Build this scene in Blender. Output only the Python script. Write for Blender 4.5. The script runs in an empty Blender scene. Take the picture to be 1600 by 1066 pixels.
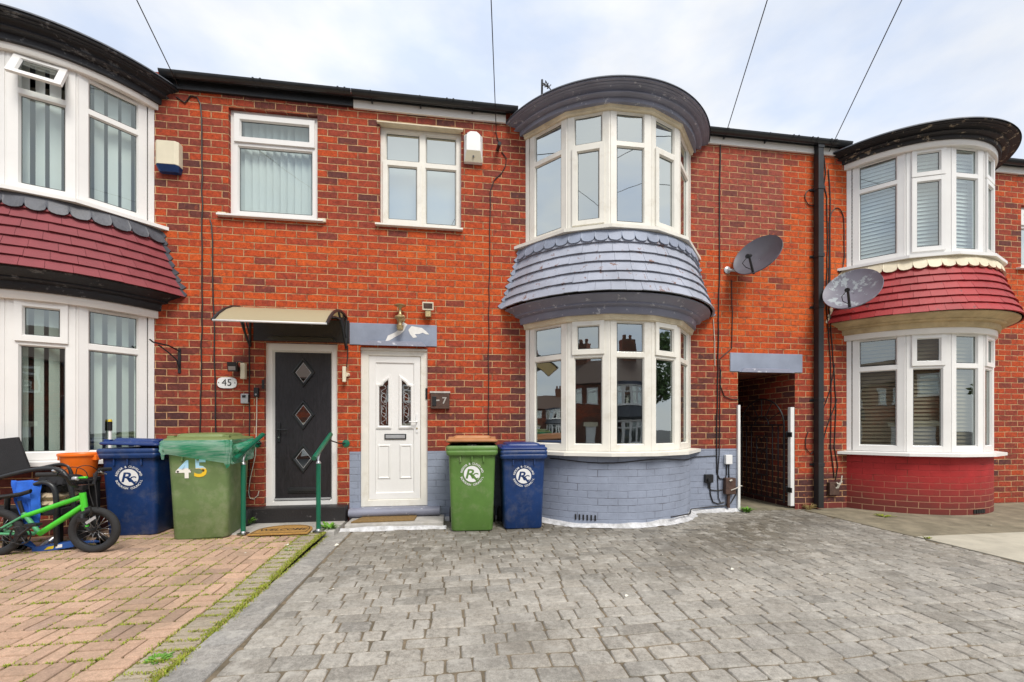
import bpy, bmesh, math, random
from mathutils import Vector, Matrix, noise as mnoise
random.seed(7)
R = math.radians
C = bpy.context.scene.collection
sin, cos, pi = math.sin, math.cos, math.pi

# ------------------------------------------------------------------ mesh builder
ROOT = {}
class MB:
    def __init__(s): s.v=[]; s.f=[]; s.m=[]; s.uv=[]; s.sm=[]; s.tone=[]
    def poly(s, pts, m=0, uv=None, sm=False, tone=None):
        n=len(s.v); s.v.extend([tuple(p) for p in pts]); s.f.append(list(range(n,n+len(pts))))
        s.m.append(m); s.uv.append(uv); s.sm.append(sm); s.tone.append(tone)
    def faces(s, verts, faces, m=0, sm=False, uvs=None, tone=None):
        n=len(s.v); s.v.extend([tuple(p) for p in verts])
        for f in faces:
            s.f.append([n+i for i in f]); s.m.append(m); s.sm.append(sm); s.tone.append(tone)
            s.uv.append([uvs[i] for i in f] if uvs else None)
    def box(s, x0,x1,y0,y1,z0,z1, m=0, M=None):
        P=[(x,y,z) for z in (z0,z1) for y in (y0,y1) for x in (x0,x1)]
        if M: P=[M(*p) for p in P]
        s.faces(P,[(0,2,3,1),(4,5,7,6),(0,1,5,4),(1,3,7,5),(3,2,6,7),(2,0,4,6)],m)
    def tube(s, pts, r, n=8, m=0, caps=True, closed=False):
        pts=[Vector(p) for p in pts]; N=len(pts)
        rs=r if isinstance(r,(list,tuple)) else [r]*N
        T=[]
        for i in range(N):
            if closed: t=pts[(i+1)%N]-pts[i-1]
            else: t=pts[min(i+1,N-1)]-pts[max(i-1,0)]
            T.append(t.normalized() if t.length>1e-9 else Vector((0,0,1)))
        a=Vector((0,0,1)) if abs(T[0].z)<.9 else Vector((1,0,0))
        u=T[0].cross(a).normalized(); V=[]
        for i in range(N):
            u=(u-T[i]*u.dot(T[i])).normalized(); w=T[i].cross(u)
            for k in range(n):
                an=2*pi*k/n; V.append(pts[i]+(u*cos(an)+w*sin(an))*rs[i])
        F=[]
        for i in range(N if closed else N-1):
            j=(i+1)%N
            for k in range(n):
                l=(k+1)%n; F.append((i*n+k,i*n+l,j*n+l,j*n+k))
        s.faces(V,F,m,True)
        if caps and not closed:
            s.poly([V[k] for k in range(n)][::-1],m); s.poly([V[(N-1)*n+k] for k in range(n)],m)
    def loft(s, rings, m=0, sm=True, cap0=True, cap1=True, closed=True):
        n=len(rings[0]); V=[p for r in rings for p in r]; F=[]
        for i in range(len(rings)-1):
            for k in range(n if closed else n-1):
                l=(k+1)%n; F.append((i*n+k,i*n+l,(i+1)*n+l,(i+1)*n+k))
        s.faces(V,F,m,sm)
        if cap0: s.poly(list(rings[0])[::-1],m)
        if cap1: s.poly(list(rings[-1]),m)
    def lathe(s, prof, c=(0,0,0), n=20, m=0, axis='z', sm=True):
        rings=[]
        for r,h in prof:
            ring=[]
            for k in range(n):
                a=2*pi*k/n; p=(r*cos(a),r*sin(a),h)
                if axis=='y': p=(p[0],-p[2],p[1])
                if axis=='x': p=(p[2],p[0],p[1])
                ring.append((c[0]+p[0],c[1]+p[1],c[2]+p[2]))
            rings.append(ring)
        s.loft(rings,m,sm)
    def xform(s, M): s.v=[tuple(M@Vector(p)) for p in s.v]; return s
    def build(s, name, mats, parent=None, base=None, bevel=0, seg=2, ang=35, dd=True):
        if not isinstance(mats,(list,tuple)): mats=[mats]
        sh=Vector(base) if base is not None else Vector(ROOT.get(parent.name,(0,0,0)) if parent else (0,0,0))
        me=bpy.data.meshes.new(name)
        me.from_pydata([tuple(Vector(p)-sh) for p in s.v],[],s.f)
        has_tone=any(t is not None for t in s.tone)
        UV=[];CO=[]
        for p,mi,uv,sm,tn in zip(me.polygons,s.m,s.uv,s.sm,s.tone):
            p.material_index=mi; p.use_smooth=sm
            nn=p.normal; a=max(range(3),key=lambda q:abs(nn[q]))
            for j,vi in enumerate(p.vertices):
                if uv: UV.extend(uv[j])
                else:
                    co=s.v[vi]; UV.extend((co[1],co[2]) if a==0 else ((co[0],co[2]) if a==1 else (co[0],co[1])))
                if has_tone: CO.extend((*(tn or (1,1,1)),1))
        me.uv_layers.new(name='UVMap'); me.uv_layers['UVMap'].data.foreach_set('uv',UV)
        if has_tone:
            me.color_attributes.new('tone','FLOAT_COLOR','CORNER'); me.color_attributes['tone'].data.foreach_set('color',CO)
        for mt in mats: me.materials.append(mt)
        bm=bmesh.new(); bm.from_mesh(me)
        if dd: bmesh.ops.remove_doubles(bm,verts=bm.verts,dist=1e-5)
        if bevel:
            es=[e for e in bm.edges if len(e.link_faces)==2 and e.calc_face_angle(0)>R(ang)]
            bmesh.ops.bevel(bm,geom=es,offset=bevel,segments=seg,profile=.6,affect='EDGES',clamp_overlap=True)
        for e in bm.edges:
            if len(e.link_faces)==2 and e.calc_face_angle(0)>R(42): e.smooth=False
        bm.to_mesh(me); bm.free()
        o=bpy.data.objects.new(name,me); C.objects.link(o)
        if parent: o.parent=parent; ROOT[o.name]=ROOT.get(parent.name,(0,0,0))
        elif base is not None: o.location=base; ROOT[o.name]=tuple(base)
        return o
def tag(o,label,cat,group=None):
    o['label']=label; o['category']=cat
    if group: o['group']=group
    return o
def thing(name,label,cat,loc,rz=0,group=None,local=False):
    o=bpy.data.objects.new(name,None); C.objects.link(o); o.location=loc; o.rotation_euler=(0,0,rz)
    o.empty_display_size=.2
    ROOT[o.name]=(0,0,0) if local else tuple(loc)
    return tag(o,label,cat,group)
def struct(o): o['kind']='structure'; return o

def text_mesh(txt,size,font_bold=False,extr=0):
    cu=bpy.data.curves.new('txt','FONT'); cu.body=txt; cu.size=size; cu.align_x='CENTER'; cu.align_y='CENTER'; cu.extrude=extr
    cu.resolution_u=3
    if font_bold: cu.offset=size*.018
    ob=bpy.data.objects.new('txt',cu); C.objects.link(ob)
    dg=bpy.context.evaluated_depsgraph_get(); dg.update()
    me=bpy.data.meshes.new_from_object(ob.evaluated_get(dg))
    vs=[tuple(v.co) for v in me.vertices]; fs=[tuple(p.vertices) for p in me.polygons]
    bpy.data.objects.remove(ob); bpy.data.curves.remove(cu); bpy.data.meshes.remove(me)
    return vs,fs
def add_text(mb,txt,size,M,m=0,bold=False):
    vs,fs=text_mesh(txt,size,bold)
    mb.faces([M(v[0],v[1]) for v in vs],fs,m)

# ------------------------------------------------------------------ materials
class NT:
    def __init__(s,name):
        s.mat=bpy.data.materials.new(name); s.mat.use_nodes=True; s.t=s.mat.node_tree; s.t.nodes.clear()
        s.out=s.n('ShaderNodeOutputMaterial')
    def n(s,t,**k):
        nd=s.t.nodes.new(t)
        for a,b in k.items(): setattr(nd,a,b)
        return nd
    def l(s,a,b): s.t.links.new(a,b)
    def val(s,x,inp):
        if hasattr(x,'is_output'): s.l(x,inp)
        else: inp.default_value=x
    def math(s,op,a,b=0.0,c=None,clamp=False):
        nd=s.n('ShaderNodeMath',operation=op); nd.use_clamp=clamp
        s.val(a,nd.inputs[0]); s.val(b,nd.inputs[1])
        if c is not None: s.val(c,nd.inputs[2])
        return nd.outputs[0]
    def mix(s,f,a,b,bt='MIX'):
        nd=s.n('ShaderNodeMix',data_type='RGBA',blend_type=bt)
        s.val(f,nd.inputs['Factor'])
        for x,i in ((a,6),(b,7)):
            if hasattr(x,'is_output'): s.l(x,nd.inputs[i])
            else: nd.inputs[i].default_value=(*x[:3],1)
        return nd.outputs[2]
    def ramp(s,f,stops,interp='LINEAR'):
        nd=s.n('ShaderNodeValToRGB'); cr=nd.color_ramp; cr.interpolation=interp
        while len(cr.elements)<len(stops): cr.elements.new(.5)
        for e,(p,c) in zip(cr.elements,stops):
            e.position=p; e.color=(*c,1) if not isinstance(c,(int,float)) else (c,c,c,1)
        s.val(f,nd.inputs[0]); return nd.outputs[0]
    def noise(s,vec,scale,detail=4,rough=.55,dist=0):
        nd=s.n('ShaderNodeTexNoise'); nd.inputs['Scale'].default_value=scale; nd.inputs['Detail'].default_value=detail
        nd.inputs['Roughness'].default_value=rough; nd.inputs['Distortion'].default_value=dist
        if vec is not None: s.l(vec,nd.inputs['Vector'])
        return nd.outputs[0]
    def obj(s): return s.n('ShaderNodeTexCoord').outputs['Object']
    def geo(s): return s.n('ShaderNodeNewGeometry').outputs['Position']
    def uvm(s): return s.n('ShaderNodeTexCoord').outputs['UV']
    def bump(s,h,strength=.4,dist=.01,normal=None):
        nd=s.n('ShaderNodeBump'); nd.inputs['Strength'].default_value=strength; nd.inputs['Distance'].default_value=dist
        s.l(h,nd.inputs['Height'])
        if normal is not None: s.l(normal,nd.inputs['Normal'])
        return nd.outputs[0]
    def pbr(s,col,rough=.6,metal=0,spec=.5,normal=None,trans=0,alpha=None):
        b=s.n('ShaderNodeBsdfPrincipled')
        if hasattr(col,'is_output'): s.l(col,b.inputs['Base Color'])
        else: b.inputs['Base Color'].default_value=(*col,1)
        s.val(rough,b.inputs['Roughness']); b.inputs['Metallic'].default_value=metal
        b.inputs['Specular IOR Level'].default_value=spec
        if normal is not None: s.l(normal,b.inputs['Normal'])
        if trans: b.inputs['Transmission Weight'].default_value=trans
        s.l(b.outputs[0],s.out.inputs[0]); return b

def simple(name,col,rough=.5,var=.15,scale=6,bump=.0,bscale=60,metal=0,spec=.5,dirt=None,dirt_amt=.0,dscale=3):
    t=NT(name); v=t.geo() 
    n1=t.noise(v,scale,5,.6)
    k=t.ramp(n1,[(.3,1-var),(.7,1+var)])
    c=t.mix(1,col,k,'MULTIPLY')
    if dirt is not None:
        n2=t.noise(v,dscale,6,.7)
        c=t.mix(t.ramp(n2,[(.62-.25*dirt_amt,0),(.75,dirt_amt)]),c,dirt)
    nrm=None
    if bump: nrm=t.bump(t.noise(v,bscale,4,.6),bump,.01)
    r=t.math('ADD',rough-.06,t.math('MULTIPLY',n1,.12))
    t.pbr(c,r,metal,spec,nrm); return t.mat

def brick_nodes(t,mortar=.0065,smooth=.12):
    uv=t.uvm()
    nz=t.n('ShaderNodeTexNoise'); nz.inputs['Scale'].default_value=9; nz.inputs['Detail'].default_value=3; t.l(uv,nz.inputs['Vector'])
    vm=t.n('ShaderNodeVectorMath',operation='SCALE'); 
    sub=t.n('ShaderNodeVectorMath',operation='SUBTRACT'); t.l(nz.outputs['Color'],sub.inputs[0]); sub.inputs[1].default_value=(.5,.5,.5)
    t.l(sub.outputs[0],vm.inputs[0]); vm.inputs['Scale'].default_value=.014
    ad=t.n('ShaderNodeVectorMath',operation='ADD'); t.l(uv,ad.inputs[0]); t.l(vm.outputs[0],ad.inputs[1])
    b=t.n('ShaderNodeTexBrick'); b.offset=.5; b.offset_frequency=2
    b.inputs['Color1'].default_value=(0,0,0,1); b.inputs['Color2'].default_value=(1,1,1,1); b.inputs['Mortar'].default_value=(0,0,0,1)
    b.inputs['Scale'].default_value=1; b.inputs['Mortar Size'].default_value=mortar; b.inputs['Mortar Smooth'].default_value=smooth
    b.inputs['Brick Width'].default_value=.24; b.inputs['Row Height'].default_value=.0855; b.inputs['Bias'].default_value=0
    t.l(ad.outputs[0],b.inputs['Vector'])
    return uv,b
def brick_mat(name,dark=0.0):
    t=NT(name); uv,b=brick_nodes(t,.0085,.75)
    T=b.outputs['Color']; F0=b.outputs['Fac']; F=t.ramp(F0,[(.50,0),(.68,1)])
    sx=t.n('ShaderNodeSeparateXYZ'); t.l(uv,sx.inputs[0])
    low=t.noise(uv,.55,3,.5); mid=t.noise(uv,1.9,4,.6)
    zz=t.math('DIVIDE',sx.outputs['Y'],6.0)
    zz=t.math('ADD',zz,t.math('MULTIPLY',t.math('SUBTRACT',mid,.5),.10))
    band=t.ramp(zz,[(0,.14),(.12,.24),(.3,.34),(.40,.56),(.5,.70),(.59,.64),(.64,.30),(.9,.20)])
    # repointed darker patch high on the right
    sx2=sx.outputs['X']; sz=sx.outputs['Y']
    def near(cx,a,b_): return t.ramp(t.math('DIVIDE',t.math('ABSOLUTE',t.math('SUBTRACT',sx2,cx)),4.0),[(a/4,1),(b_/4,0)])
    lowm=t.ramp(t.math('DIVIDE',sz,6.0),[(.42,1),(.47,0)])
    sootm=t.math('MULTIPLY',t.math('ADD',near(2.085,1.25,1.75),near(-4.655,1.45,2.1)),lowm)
    orb=t.math('MULTIPLY',near(5.18,.50,.56),t.ramp(t.math('DIVIDE',sz,6.0),[(.40,0),(.46,1)]))
    pinkb=t.math('MULTIPLY',near(4.0,.66,.72),t.ramp(t.math('DIVIDE',sz,6.0),[(.615,0),(.63,1)]))
    val=t.math('MULTIPLY',T,.42)
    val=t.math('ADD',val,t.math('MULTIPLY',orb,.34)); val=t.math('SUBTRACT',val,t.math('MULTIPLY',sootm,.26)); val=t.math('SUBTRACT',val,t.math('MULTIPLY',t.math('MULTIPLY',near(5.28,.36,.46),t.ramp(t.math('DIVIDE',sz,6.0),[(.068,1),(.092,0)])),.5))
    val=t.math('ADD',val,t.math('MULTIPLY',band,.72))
    val=t.math('ADD',val,t.math('MULTIPLY',t.math('SUBTRACT',low,.5),.75))
    val=t.math('ADD',val,t.math('MULTIPLY',t.math('SUBTRACT',mid,.5),.35))
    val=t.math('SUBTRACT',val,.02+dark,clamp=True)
    col=t.ramp(val,[(0,(.085,.033,.031)),(.18,(.175,.043,.032)),(.42,(.34,.055,.027)),(.66,(.50,.074,.017)),(1,(.62,.115,.022))])
    col=t.mix(t.math('MULTIPLY',pinkb,.6),col,(.34,.085,.060))
    # odd burnt headers
    odd=t.ramp(T,[(.0,1),(.045,1),(.07,0)])
    col=t.mix(t.math('MULTIPLY',odd,.5),col,(.09,.040,.037))
    hue=t.noise(uv,13,3,.6); col=t.mix(t.ramp(hue,[(.56,0),(.68,.45)]),col,(.115,.042,.036)); col=t.mix(t.ramp(hue,[(.28,.35),(.40,0)]),col,(.62,.15,.04))
    col=t.mix(t.ramp(F0,[(.04,0),(.26,.72),(.50,.72)]),col,(.045,.020,.018))  # dark brick arrises; the shadow line at each joint is painted into this colour
    fl=t.noise(uv,34,4,.75); col=t.mix(t.ramp(fl,[(.31,.75),(.38,0)]),col,(.06,.022,.017))
    sp=t.noise(uv,70,3,.7); col=t.mix(t.ramp(sp,[(.34,.7),(.43,0)]),col,(.035,.018,.016))
    fine=t.noise(uv,22,5,.65); col=t.mix(1,col,t.ramp(fine,[(.25,.60),(.75,1.32)]),'MULTIPLY')
    eff=t.noise(uv,5,6,.75); col=t.mix(t.ramp(eff,[(.68,0),(.80,.35)]),col,(.62,.52,.45))
    mcol=t.mix(t.ramp(val,[(.35,0),(.8,1)]),(.56,.33,.17),(.46,.19,.075))
    mcol=t.mix(t.ramp(t.noise(uv,7,4,.7),[(.46,0),(.64,.8)]),mcol,(.16,.06,.03))
    c=t.mix(F,col,mcol)
    # damp dark staining low on the wall
    h=t.math('ADD',t.math('MULTIPLY',t.math('SUBTRACT',1.0,F0),1.0),t.math('MULTIPLY',fine,.35))
    t.pbr(c,.85,0,.25,t.bump(h,.55,.008)); return t.mat
def paint_brick(name,col,worn=None,wear=.0,joint=(.1,.1,.12)):
    t=NT(name); uv,b=brick_nodes(t,.006,.6)
    F=b.outputs['Fac']; n=t.noise(uv,4,5,.65)
    c=t.mix(1,col,t.ramp(n,[(.25,.84),(.75,1.14)]),'MULTIPLY')
    c=t.mix(t.math('MULTIPLY',t.ramp(t.noise(uv,5,3,.6),[(.45,0),(.65,.75)]),F),c,joint)
    sx=t.n('ShaderNodeSeparateXYZ'); t.l(uv,sx.inputs[0])
    z=t.math('ADD',sx.outputs['Y'],t.math('MULTIPLY',t.math('SUBTRACT',t.noise(uv,3.5,5,.7),.5),.5))
    if worn: c=t.mix(t.ramp(z,[(.08,wear),(.56,0)]),c,t.mix(F,worn,(.40,.24,.14)))
    c=t.mix(t.ramp(t.noise(uv,28,4,.7),[(.30,.5),(.40,0)]),c,tuple(x*.55 for x in col))
    c=t.mix(t.ramp(t.noise(uv,9,6,.75),[(.66,0),(.74,.5)]),c,tuple(min(1,x*1.5+.03) for x in col))
    h=t.math('ADD',t.math('SUBTRACT',1.0,F),t.math('MULTIPLY',t.noise(uv,30,4),.5))
    t.pbr(c,.68,0,.25,t.bump(h,.5,.008)); return t.mat
def patchy(name,col,col2,amt,scale=8,rough=.6,bump=.2,spec=.4):
    t=NT(name); v=t.geo()
    n=t.noise(v,scale,6,.72); c=t.mix(1,col,t.ramp(t.noise(v,2.5,4),[(.3,.82),(.7,1.15)]),'MULTIPLY')
    c=t.mix(t.ramp(n,[(1-amt,0),(1-amt+.03,1)]),c,col2)
    t.pbr(c,rough,0,spec,t.bump(t.noise(v,45,5,.6),bump,.01)); return t.mat
def toned(name,rough=.8,bump=.4,stain=(.05,.05,.045),samt=.5,sscale=1.3,bscale=90,spec=.3,grain=.25):
    t=NT(name); v=t.geo(); a=t.n('ShaderNodeVertexColor'); a.layer_name='tone'
    c=t.mix(1,a.outputs['Color'],t.ramp(t.noise(v,35,5,.7),[(.25,1-grain),(.75,1+grain)]),'MULTIPLY')
    c=t.mix(1,c,t.ramp(t.noise(v,140,3,.7),[(.3,.82),(.7,1.15)]),'MULTIPLY')
    if grain>.27:
        c=t.mix(t.ramp(t.noise(v,7,5,.7),[(.50,0),(.64,.5)]),c,(.52,.495,.445)); c=t.mix(t.ramp(t.noise(v,17,5,.75),[(.30,.55),(.44,0)]),c,(.15,.14,.12))
    c=t.mix(t.ramp(t.noise(v,sscale,6,.68),[(.48,0),(.68,samt)]),c,stain)
    c=t.mix(t.ramp(t.noise(v,9,6,.75),[(.60,0),(.70,.45)]),c,stain)
    t.pbr(c,rough,0,spec,t.bump(t.noise(v,bscale,5,.65),bump,.006)); return t.mat

M={}
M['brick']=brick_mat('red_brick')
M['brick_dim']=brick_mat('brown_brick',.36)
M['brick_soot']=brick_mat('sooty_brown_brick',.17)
M['greybrick']=paint_brick('grey_painted_brick',(.27,.305,.385))
M['redbrick']=paint_brick('red_painted_brick',(.36,.026,.026),(.15,.035,.028),.95,(.12,.02,.015))
M['greypaint']=patchy('grey_blue_paint',(.26,.295,.375),(.42,.40,.40),.30,9,.5,.15)
M['greytrim']=patchy('grey_trim_paint',(.225,.235,.30),(.50,.51,.56),.40,11,.45,.25)
M['greytile']=patchy('grey_painted_tile',(.36,.385,.455),(.22,.14,.125),.40,10,.6,.25)
M['blacktrim']=patchy('black_trim_paint',(.022,.022,.026),(.13,.13,.135),.42,9,.5,.4)
M['wornblack']=patchy('flaking_black_paint',(.022,.020,.021),(.33,.27,.19),.42,8,.6,.5)
M['blackgutter']=simple('black_gutter',(.018,.02,.022),.35,.2,5,.05)
M['redtile']=simple('dark_red_tile',(.24,.047,.056),.7,.12,5,.35,160)
M['redpaint']=patchy('red_painted_tile',(.36,.030,.032),(.20,.045,.045),.39,10,.55,.3)
M['lead']=simple('lead_flashing',(.075,.08,.095),.5,.3,8,.35,25)
M['cream']=simple('cream_paint',(.70,.62,.45),.55,.12,5,.2,30,dirt=(.35,.25,.12),dirt_amt=.4,dscale=6)
M['tan']=simple('weathered_cream_paint',(.52,.40,.22),.6,.2,6,.25,30,dirt=(.25,.15,.06),dirt_amt=.6,dscale=4)
M['upvc']=simple('white_upvc',(.80,.79,.765),.32,.03,3,0)
M['upvc_old']=simple('aged_white_upvc',(.78,.755,.68),.35,.05,4,0,dirt=(.45,.38,.25),dirt_amt=.35,dscale=5)
M['fascia']=simple('white_fascia',(.80,.77,.72),.4,.05,3,0)
M['white']=simple('white_plastic',(.80,.80,.79),.4,.04,5,0)
M['whitepaint']=simple('white_painted_wood',(.78,.78,.76),.45,.05,8,.1)
M['creamplastic']=simple('cream_plastic',(.72,.66,.50),.45,.06,5,0)
M['blue']=simple('navy_plastic',(.006,.034,.135),.42,.16,8,.06,250,dirt=(.12,.13,.16),dirt_amt=.5,dscale=7)
M['bluelid']=simple('navy_lid_plastic',(.010,.036,.16),.4,.12,8,.04,250)
M['green']=simple('green_bin_plastic',(.105,.215,.045),.45,.12,6,.06,250,dirt=(.28,.31,.18),dirt_amt=.45,dscale=7)
M['greenold']=simple('weathered_green_bin_plastic',(.135,.205,.075),.55,.14,5,.06,250,dirt=(.32,.33,.22),dirt_amt=.55,dscale=6)
M['greenlid_old']=simple('weathered_green_lid_plastic',(.165,.215,.075),.5,.12,8,.04,250)
M['greenlid']=simple('green_lid_plastic',(.13,.23,.06),.45,.1,6,.04,250)
M['brownlid']=simple('brown_lid_plastic',(.42,.185,.075),.5,.12,8,.06,200)
M['black']=simple('black_plastic',(.012,.012,.013),.45,.2,8,.05)
M['rubber']=simple('black_rubber',(.02,.02,.021),.8,.2,20,.4,120)
M['blackmetal']=simple('black_metal',(.014,.014,.016),.4,.25,10,.1)
M['door_black']=None
M['cable']=simple('black_cable',(.015,.013,.013),.5,.2,10,0)
M['cablew']=simple('white_cable',(.62,.58,.50),.5,.1,10,0)
M['railgreen']=simple('green_rail_paint',(.008,.125,.070),.3,.1,8,.02)
M['steel']=simple('steel',(.55,.55,.55),.3,.1,10,0,metal=1)
M['brass']=simple('tarnished_brass',(.48,.38,.20),.4,.25,30,.2,metal=.7)
M['silver']=simple('silver_plastic',(.45,.46,.47),.35,.08,10,0,metal=.3)
M['darkgrey']=simple('dark_grey_dish',(.10,.095,.115),.45,.12,7,.03)
M['lightgrey']=patchy('peeling_grey_dish',(.20,.195,.235),(.36,.40,.42),.45,7,.5,.05)
M['rooftile']=simple('roof_tile',(.10,.06,.045),.8,.25,6,.3)
M['concrete']=simple('concrete',(.46,.43,.345),.85,.2,2.5,.35,80,dirt=(.14,.12,.08),dirt_amt=.5,dscale=1.2)
M['mossconc']=simple('mossy_concrete',(.24,.21,.145),.9,.3,5,.4,70,dirt=(.10,.09,.055),dirt_amt=.8,dscale=3)
M['paleconc']=simple('pale_concrete',(.44,.42,.39),.85,.2,9,.3,60,dirt=(.25,.22,.17),dirt_amt=.6,dscale=7)
M['mortarwhite']=simple('white_painted_mortar',(.60,.60,.61),.75,.2,14,.6,35,dirt=(.22,.215,.20),dirt_amt=.8,dscale=9)
M['stepblack']=patchy('black_painted_step',(.022,.020,.021),(.12,.11,.11),.36,9,.5,.3)
M['asphalt']=simple('asphalt',(.06,.06,.062),.9,.2,3,.4,60)
M['coir']=simple('coir',(.42,.23,.06),.95,.2,60,.7,300)
M['coirdark']=simple('dark_coir',(.06,.04,.02),.95,.2,60,.5,300)
M['coirbrown']=simple('brown_coir',(.24,.15,.055),.95,.25,40,.7,300)
M['orange']=simple('orange_plastic',(.88,.17,.012),.35,.06,8,0)
M['limegreen']=simple('lime_frame_paint',(.075,.60,.035),.25,.08,9,0)
M['palegreen']=simple('faded_green_frame_paint',(.09,.34,.16),.3,.1,9,0)
M['scooterblue']=simple('blue_scooter_paint',(.02,.09,.33),.35,.1,9,0)
M['yellow']=simple('yellow_plastic',(.72,.52,.02),.4,.08,9,0)
M['cloth']=simple('blue_cloth',(.02,.12,.55),.85,.15,14,.4,200)
M['beige']=simple('beige_fabric',(.50,.40,.27),.9,.12,14,.4,300)
M['blackcloth']=simple('black_cloth',(.012,.012,.014),.85,.25,14,.4,150)
M['leaf']=simple('weed_leaf',(.13,.30,.03),.5,.3,30,.2)
M['moss']=simple('moss',(.29,.34,.035),.9,.35,25,.6,120)
M['drygrass']=simple('dry_grass',(.42,.32,.13),.9,.25,30,0)
M['treeleaf']=simple('tree_leaf',(.07,.13,.03),.6,.4,3,0)
M['bark']=simple('bark',(.12,.09,.06),.9,.3,8,.5)
M['wood_pole']=simple('pole_wood',(.20,.15,.11),.85,.2,6,.3)
M['interior']=simple('plaster_interior',(.42,.40,.36),.9,.05,1,0)
M['blind']=simple('white_blind',(.80,.79,.76),.7,.03,2,0)
M['blindgreen']=simple('pale_green_blind',(.76,.78,.69),.7,.05,2,0)
M['blindbrown']=simple('brown_slat_blind',(.30,.22,.14),.6,.1,4,0)
M['gasket']=simple('window_gasket',(.03,.035,.035),.6,.1,4,0)
M['rust']=simple('rusty_brown_box',(.075,.04,.028),.7,.35,18,.3)
M['peelwhite']=simple('peeled_white_paint',(.76,.75,.72),.7,.08,20,.1)
M['petal']=simple('pale_litter',(.75,.72,.62),.8,.1,20,0)
M['redcar']=simple('red_paint',(.45,.02,.03),.3,.05,4,0)
def mk_doorblack():
    t=NT('black_wood_grain_door'); v=t.geo()
    mp=t.n('ShaderNodeMapping'); mp.inputs['Scale'].default_value=(14,14,2.2); t.l(v,mp.inputs[0])
    n=t.noise(mp.outputs[0],3,5,.6,1.2)
    c=t.ramp(n,[(.35,(.012,.011,.013)),(.65,(.024,.022,.026))])
    t.pbr(c,.42,0,.5,t.bump(n,.25,.006)); return t.mat
M['door_black']=mk_doorblack()
def mk_glass(name,tint,refl):
    t=NT(name); g=t.n('ShaderNodeBsdfGlossy'); g.inputs['Color'].default_value=(*tint,1); g.inputs['Roughness'].default_value=.004
    tr=t.n('ShaderNodeBsdfTransparent'); tr.inputs['Color'].default_value=(.80,.88,.87,1)
    lw=t.n('ShaderNodeLayerWeight'); lw.inputs['Blend'].default_value=.35
    f=t.math('ADD',refl,t.math('MULTIPLY',lw.outputs['Facing'],.28),clamp=True)
    nrm=t.bump(t.noise(t.geo(),2.2,2,.4),.06,.02); t.l(nrm,g.inputs['Normal'])
    mx=t.n('ShaderNodeMixShader'); t.l(f,mx.inputs[0]); t.l(tr.outputs[0],mx.inputs[1]); t.l(g.outputs[0],mx.inputs[2])
    t.l(mx.outputs[0],t.out.inputs[0]); return t.mat
M['glass']=mk_glass('window_glass',(.89,.945,.925),.54)
M['glass_slat']=mk_glass('window_glass_before_slats',(.88,.94,.93),.26)
M['glass_mid']=mk_glass('street_window_glass',(.86,.93,.93),.36)
M['glass_lo']=mk_glass('clear_window_glass',(.84,.92,.92),.22)
M['glass_blind']=mk_glass('window_glass_before_blind',(.84,.93,.93),.16)
def mk_bag():
    t=NT('green_plastic_film'); v=t.obj(); mp=t.n('ShaderNodeMapping'); mp.inputs['Scale'].default_value=(2.5,2.5,16); mp.inputs['Rotation'].default_value=(.1,.25,0); t.l(v,mp.inputs[0])
    st=t.ramp(t.noise(mp.outputs[0],1.6,4,.6,.6),[(.40,0),(.62,1)])
    cf=t.mix(st,(.05,.42,.27),(.62,.86,.76)); b=t.pbr(cf,.16,0,.8)
    tl=t.n('ShaderNodeBsdfTranslucent'); tl.inputs['Color'].default_value=(.10,.62,.40,1)
    tr=t.n('ShaderNodeBsdfTransparent'); tr.inputs['Color'].default_value=(.55,.95,.75,1)
    m1=t.n('ShaderNodeMixShader'); m1.inputs[0].default_value=.45; t.l(b.outputs[0],m1.inputs[1]); t.l(tl.outputs[0],m1.inputs[2])
    m2=t.n('ShaderNodeMixShader'); m2.inputs[0].default_value=.42; t.l(m1.outputs[0],m2.inputs[1]); t.l(tr.outputs[0],m2.inputs[2])
    t.l(m2.outputs[0],t.out.inputs[0]); return t.mat
M['bag']=mk_bag()
def mk_canopy():
    t=NT('cream_polycarbonate'); b=t.pbr((.62,.55,.38),.4,0,.5)
    tl=t.n('ShaderNodeBsdfTranslucent'); tl.inputs['Color'].default_value=(.75,.66,.45,1)
    m1=t.n('ShaderNodeMixShader'); m1.inputs[0].default_value=.5; t.l(b.outputs[0],m1.inputs[1]); t.l(tl.outputs[0],m1.inputs[2])
    t.l(m1.outputs[0],t.out.inputs[0]); return t.mat
M['canopy']=mk_canopy()
def mk_sticker(name,low,spot):
    t=NT(name); v=t.obj(); sx=t.n('ShaderNodeSeparateXYZ'); t.l(v,sx.inputs[0])
    z=t.math('ADD',sx.outputs['Z'],t.math('MULTIPLY',t.math('SUBTRACT',t.noise(v,18,3),.5),.05))
    f=t.ramp(t.math('MULTIPLY',t.math('SUBTRACT',z,.70),6),[(.10,0),(.18,1)])
    vo=t.n('ShaderNodeTexVoronoi'); vo.inputs['Scale'].default_value=19; t.l(v,vo.inputs['Vector'])
    lowc=t.mix(t.ramp(vo.outputs['Distance'],[(.26,1),(.33,0)]),low,spot)
    c=t.mix(f,lowc,(.40,.66,.85)); t.pbr(c,.4); return t.mat
M['stick4']=mk_sticker('cow_sticker',(.82,.80,.74),(.03,.025,.02))
M['stick5']=mk_sticker('sunflower_sticker',(.80,.52,.03),(.10,.05,.01))
M['sett']=toned('imprinted_concrete',.78,.45,(.115,.105,.09),.55,.62,90,.3,.32)
M['paver']=toned('red_block_paver',.9,.5,(.23,.18,.125),.55,1.3,140,.2,.2)
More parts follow.
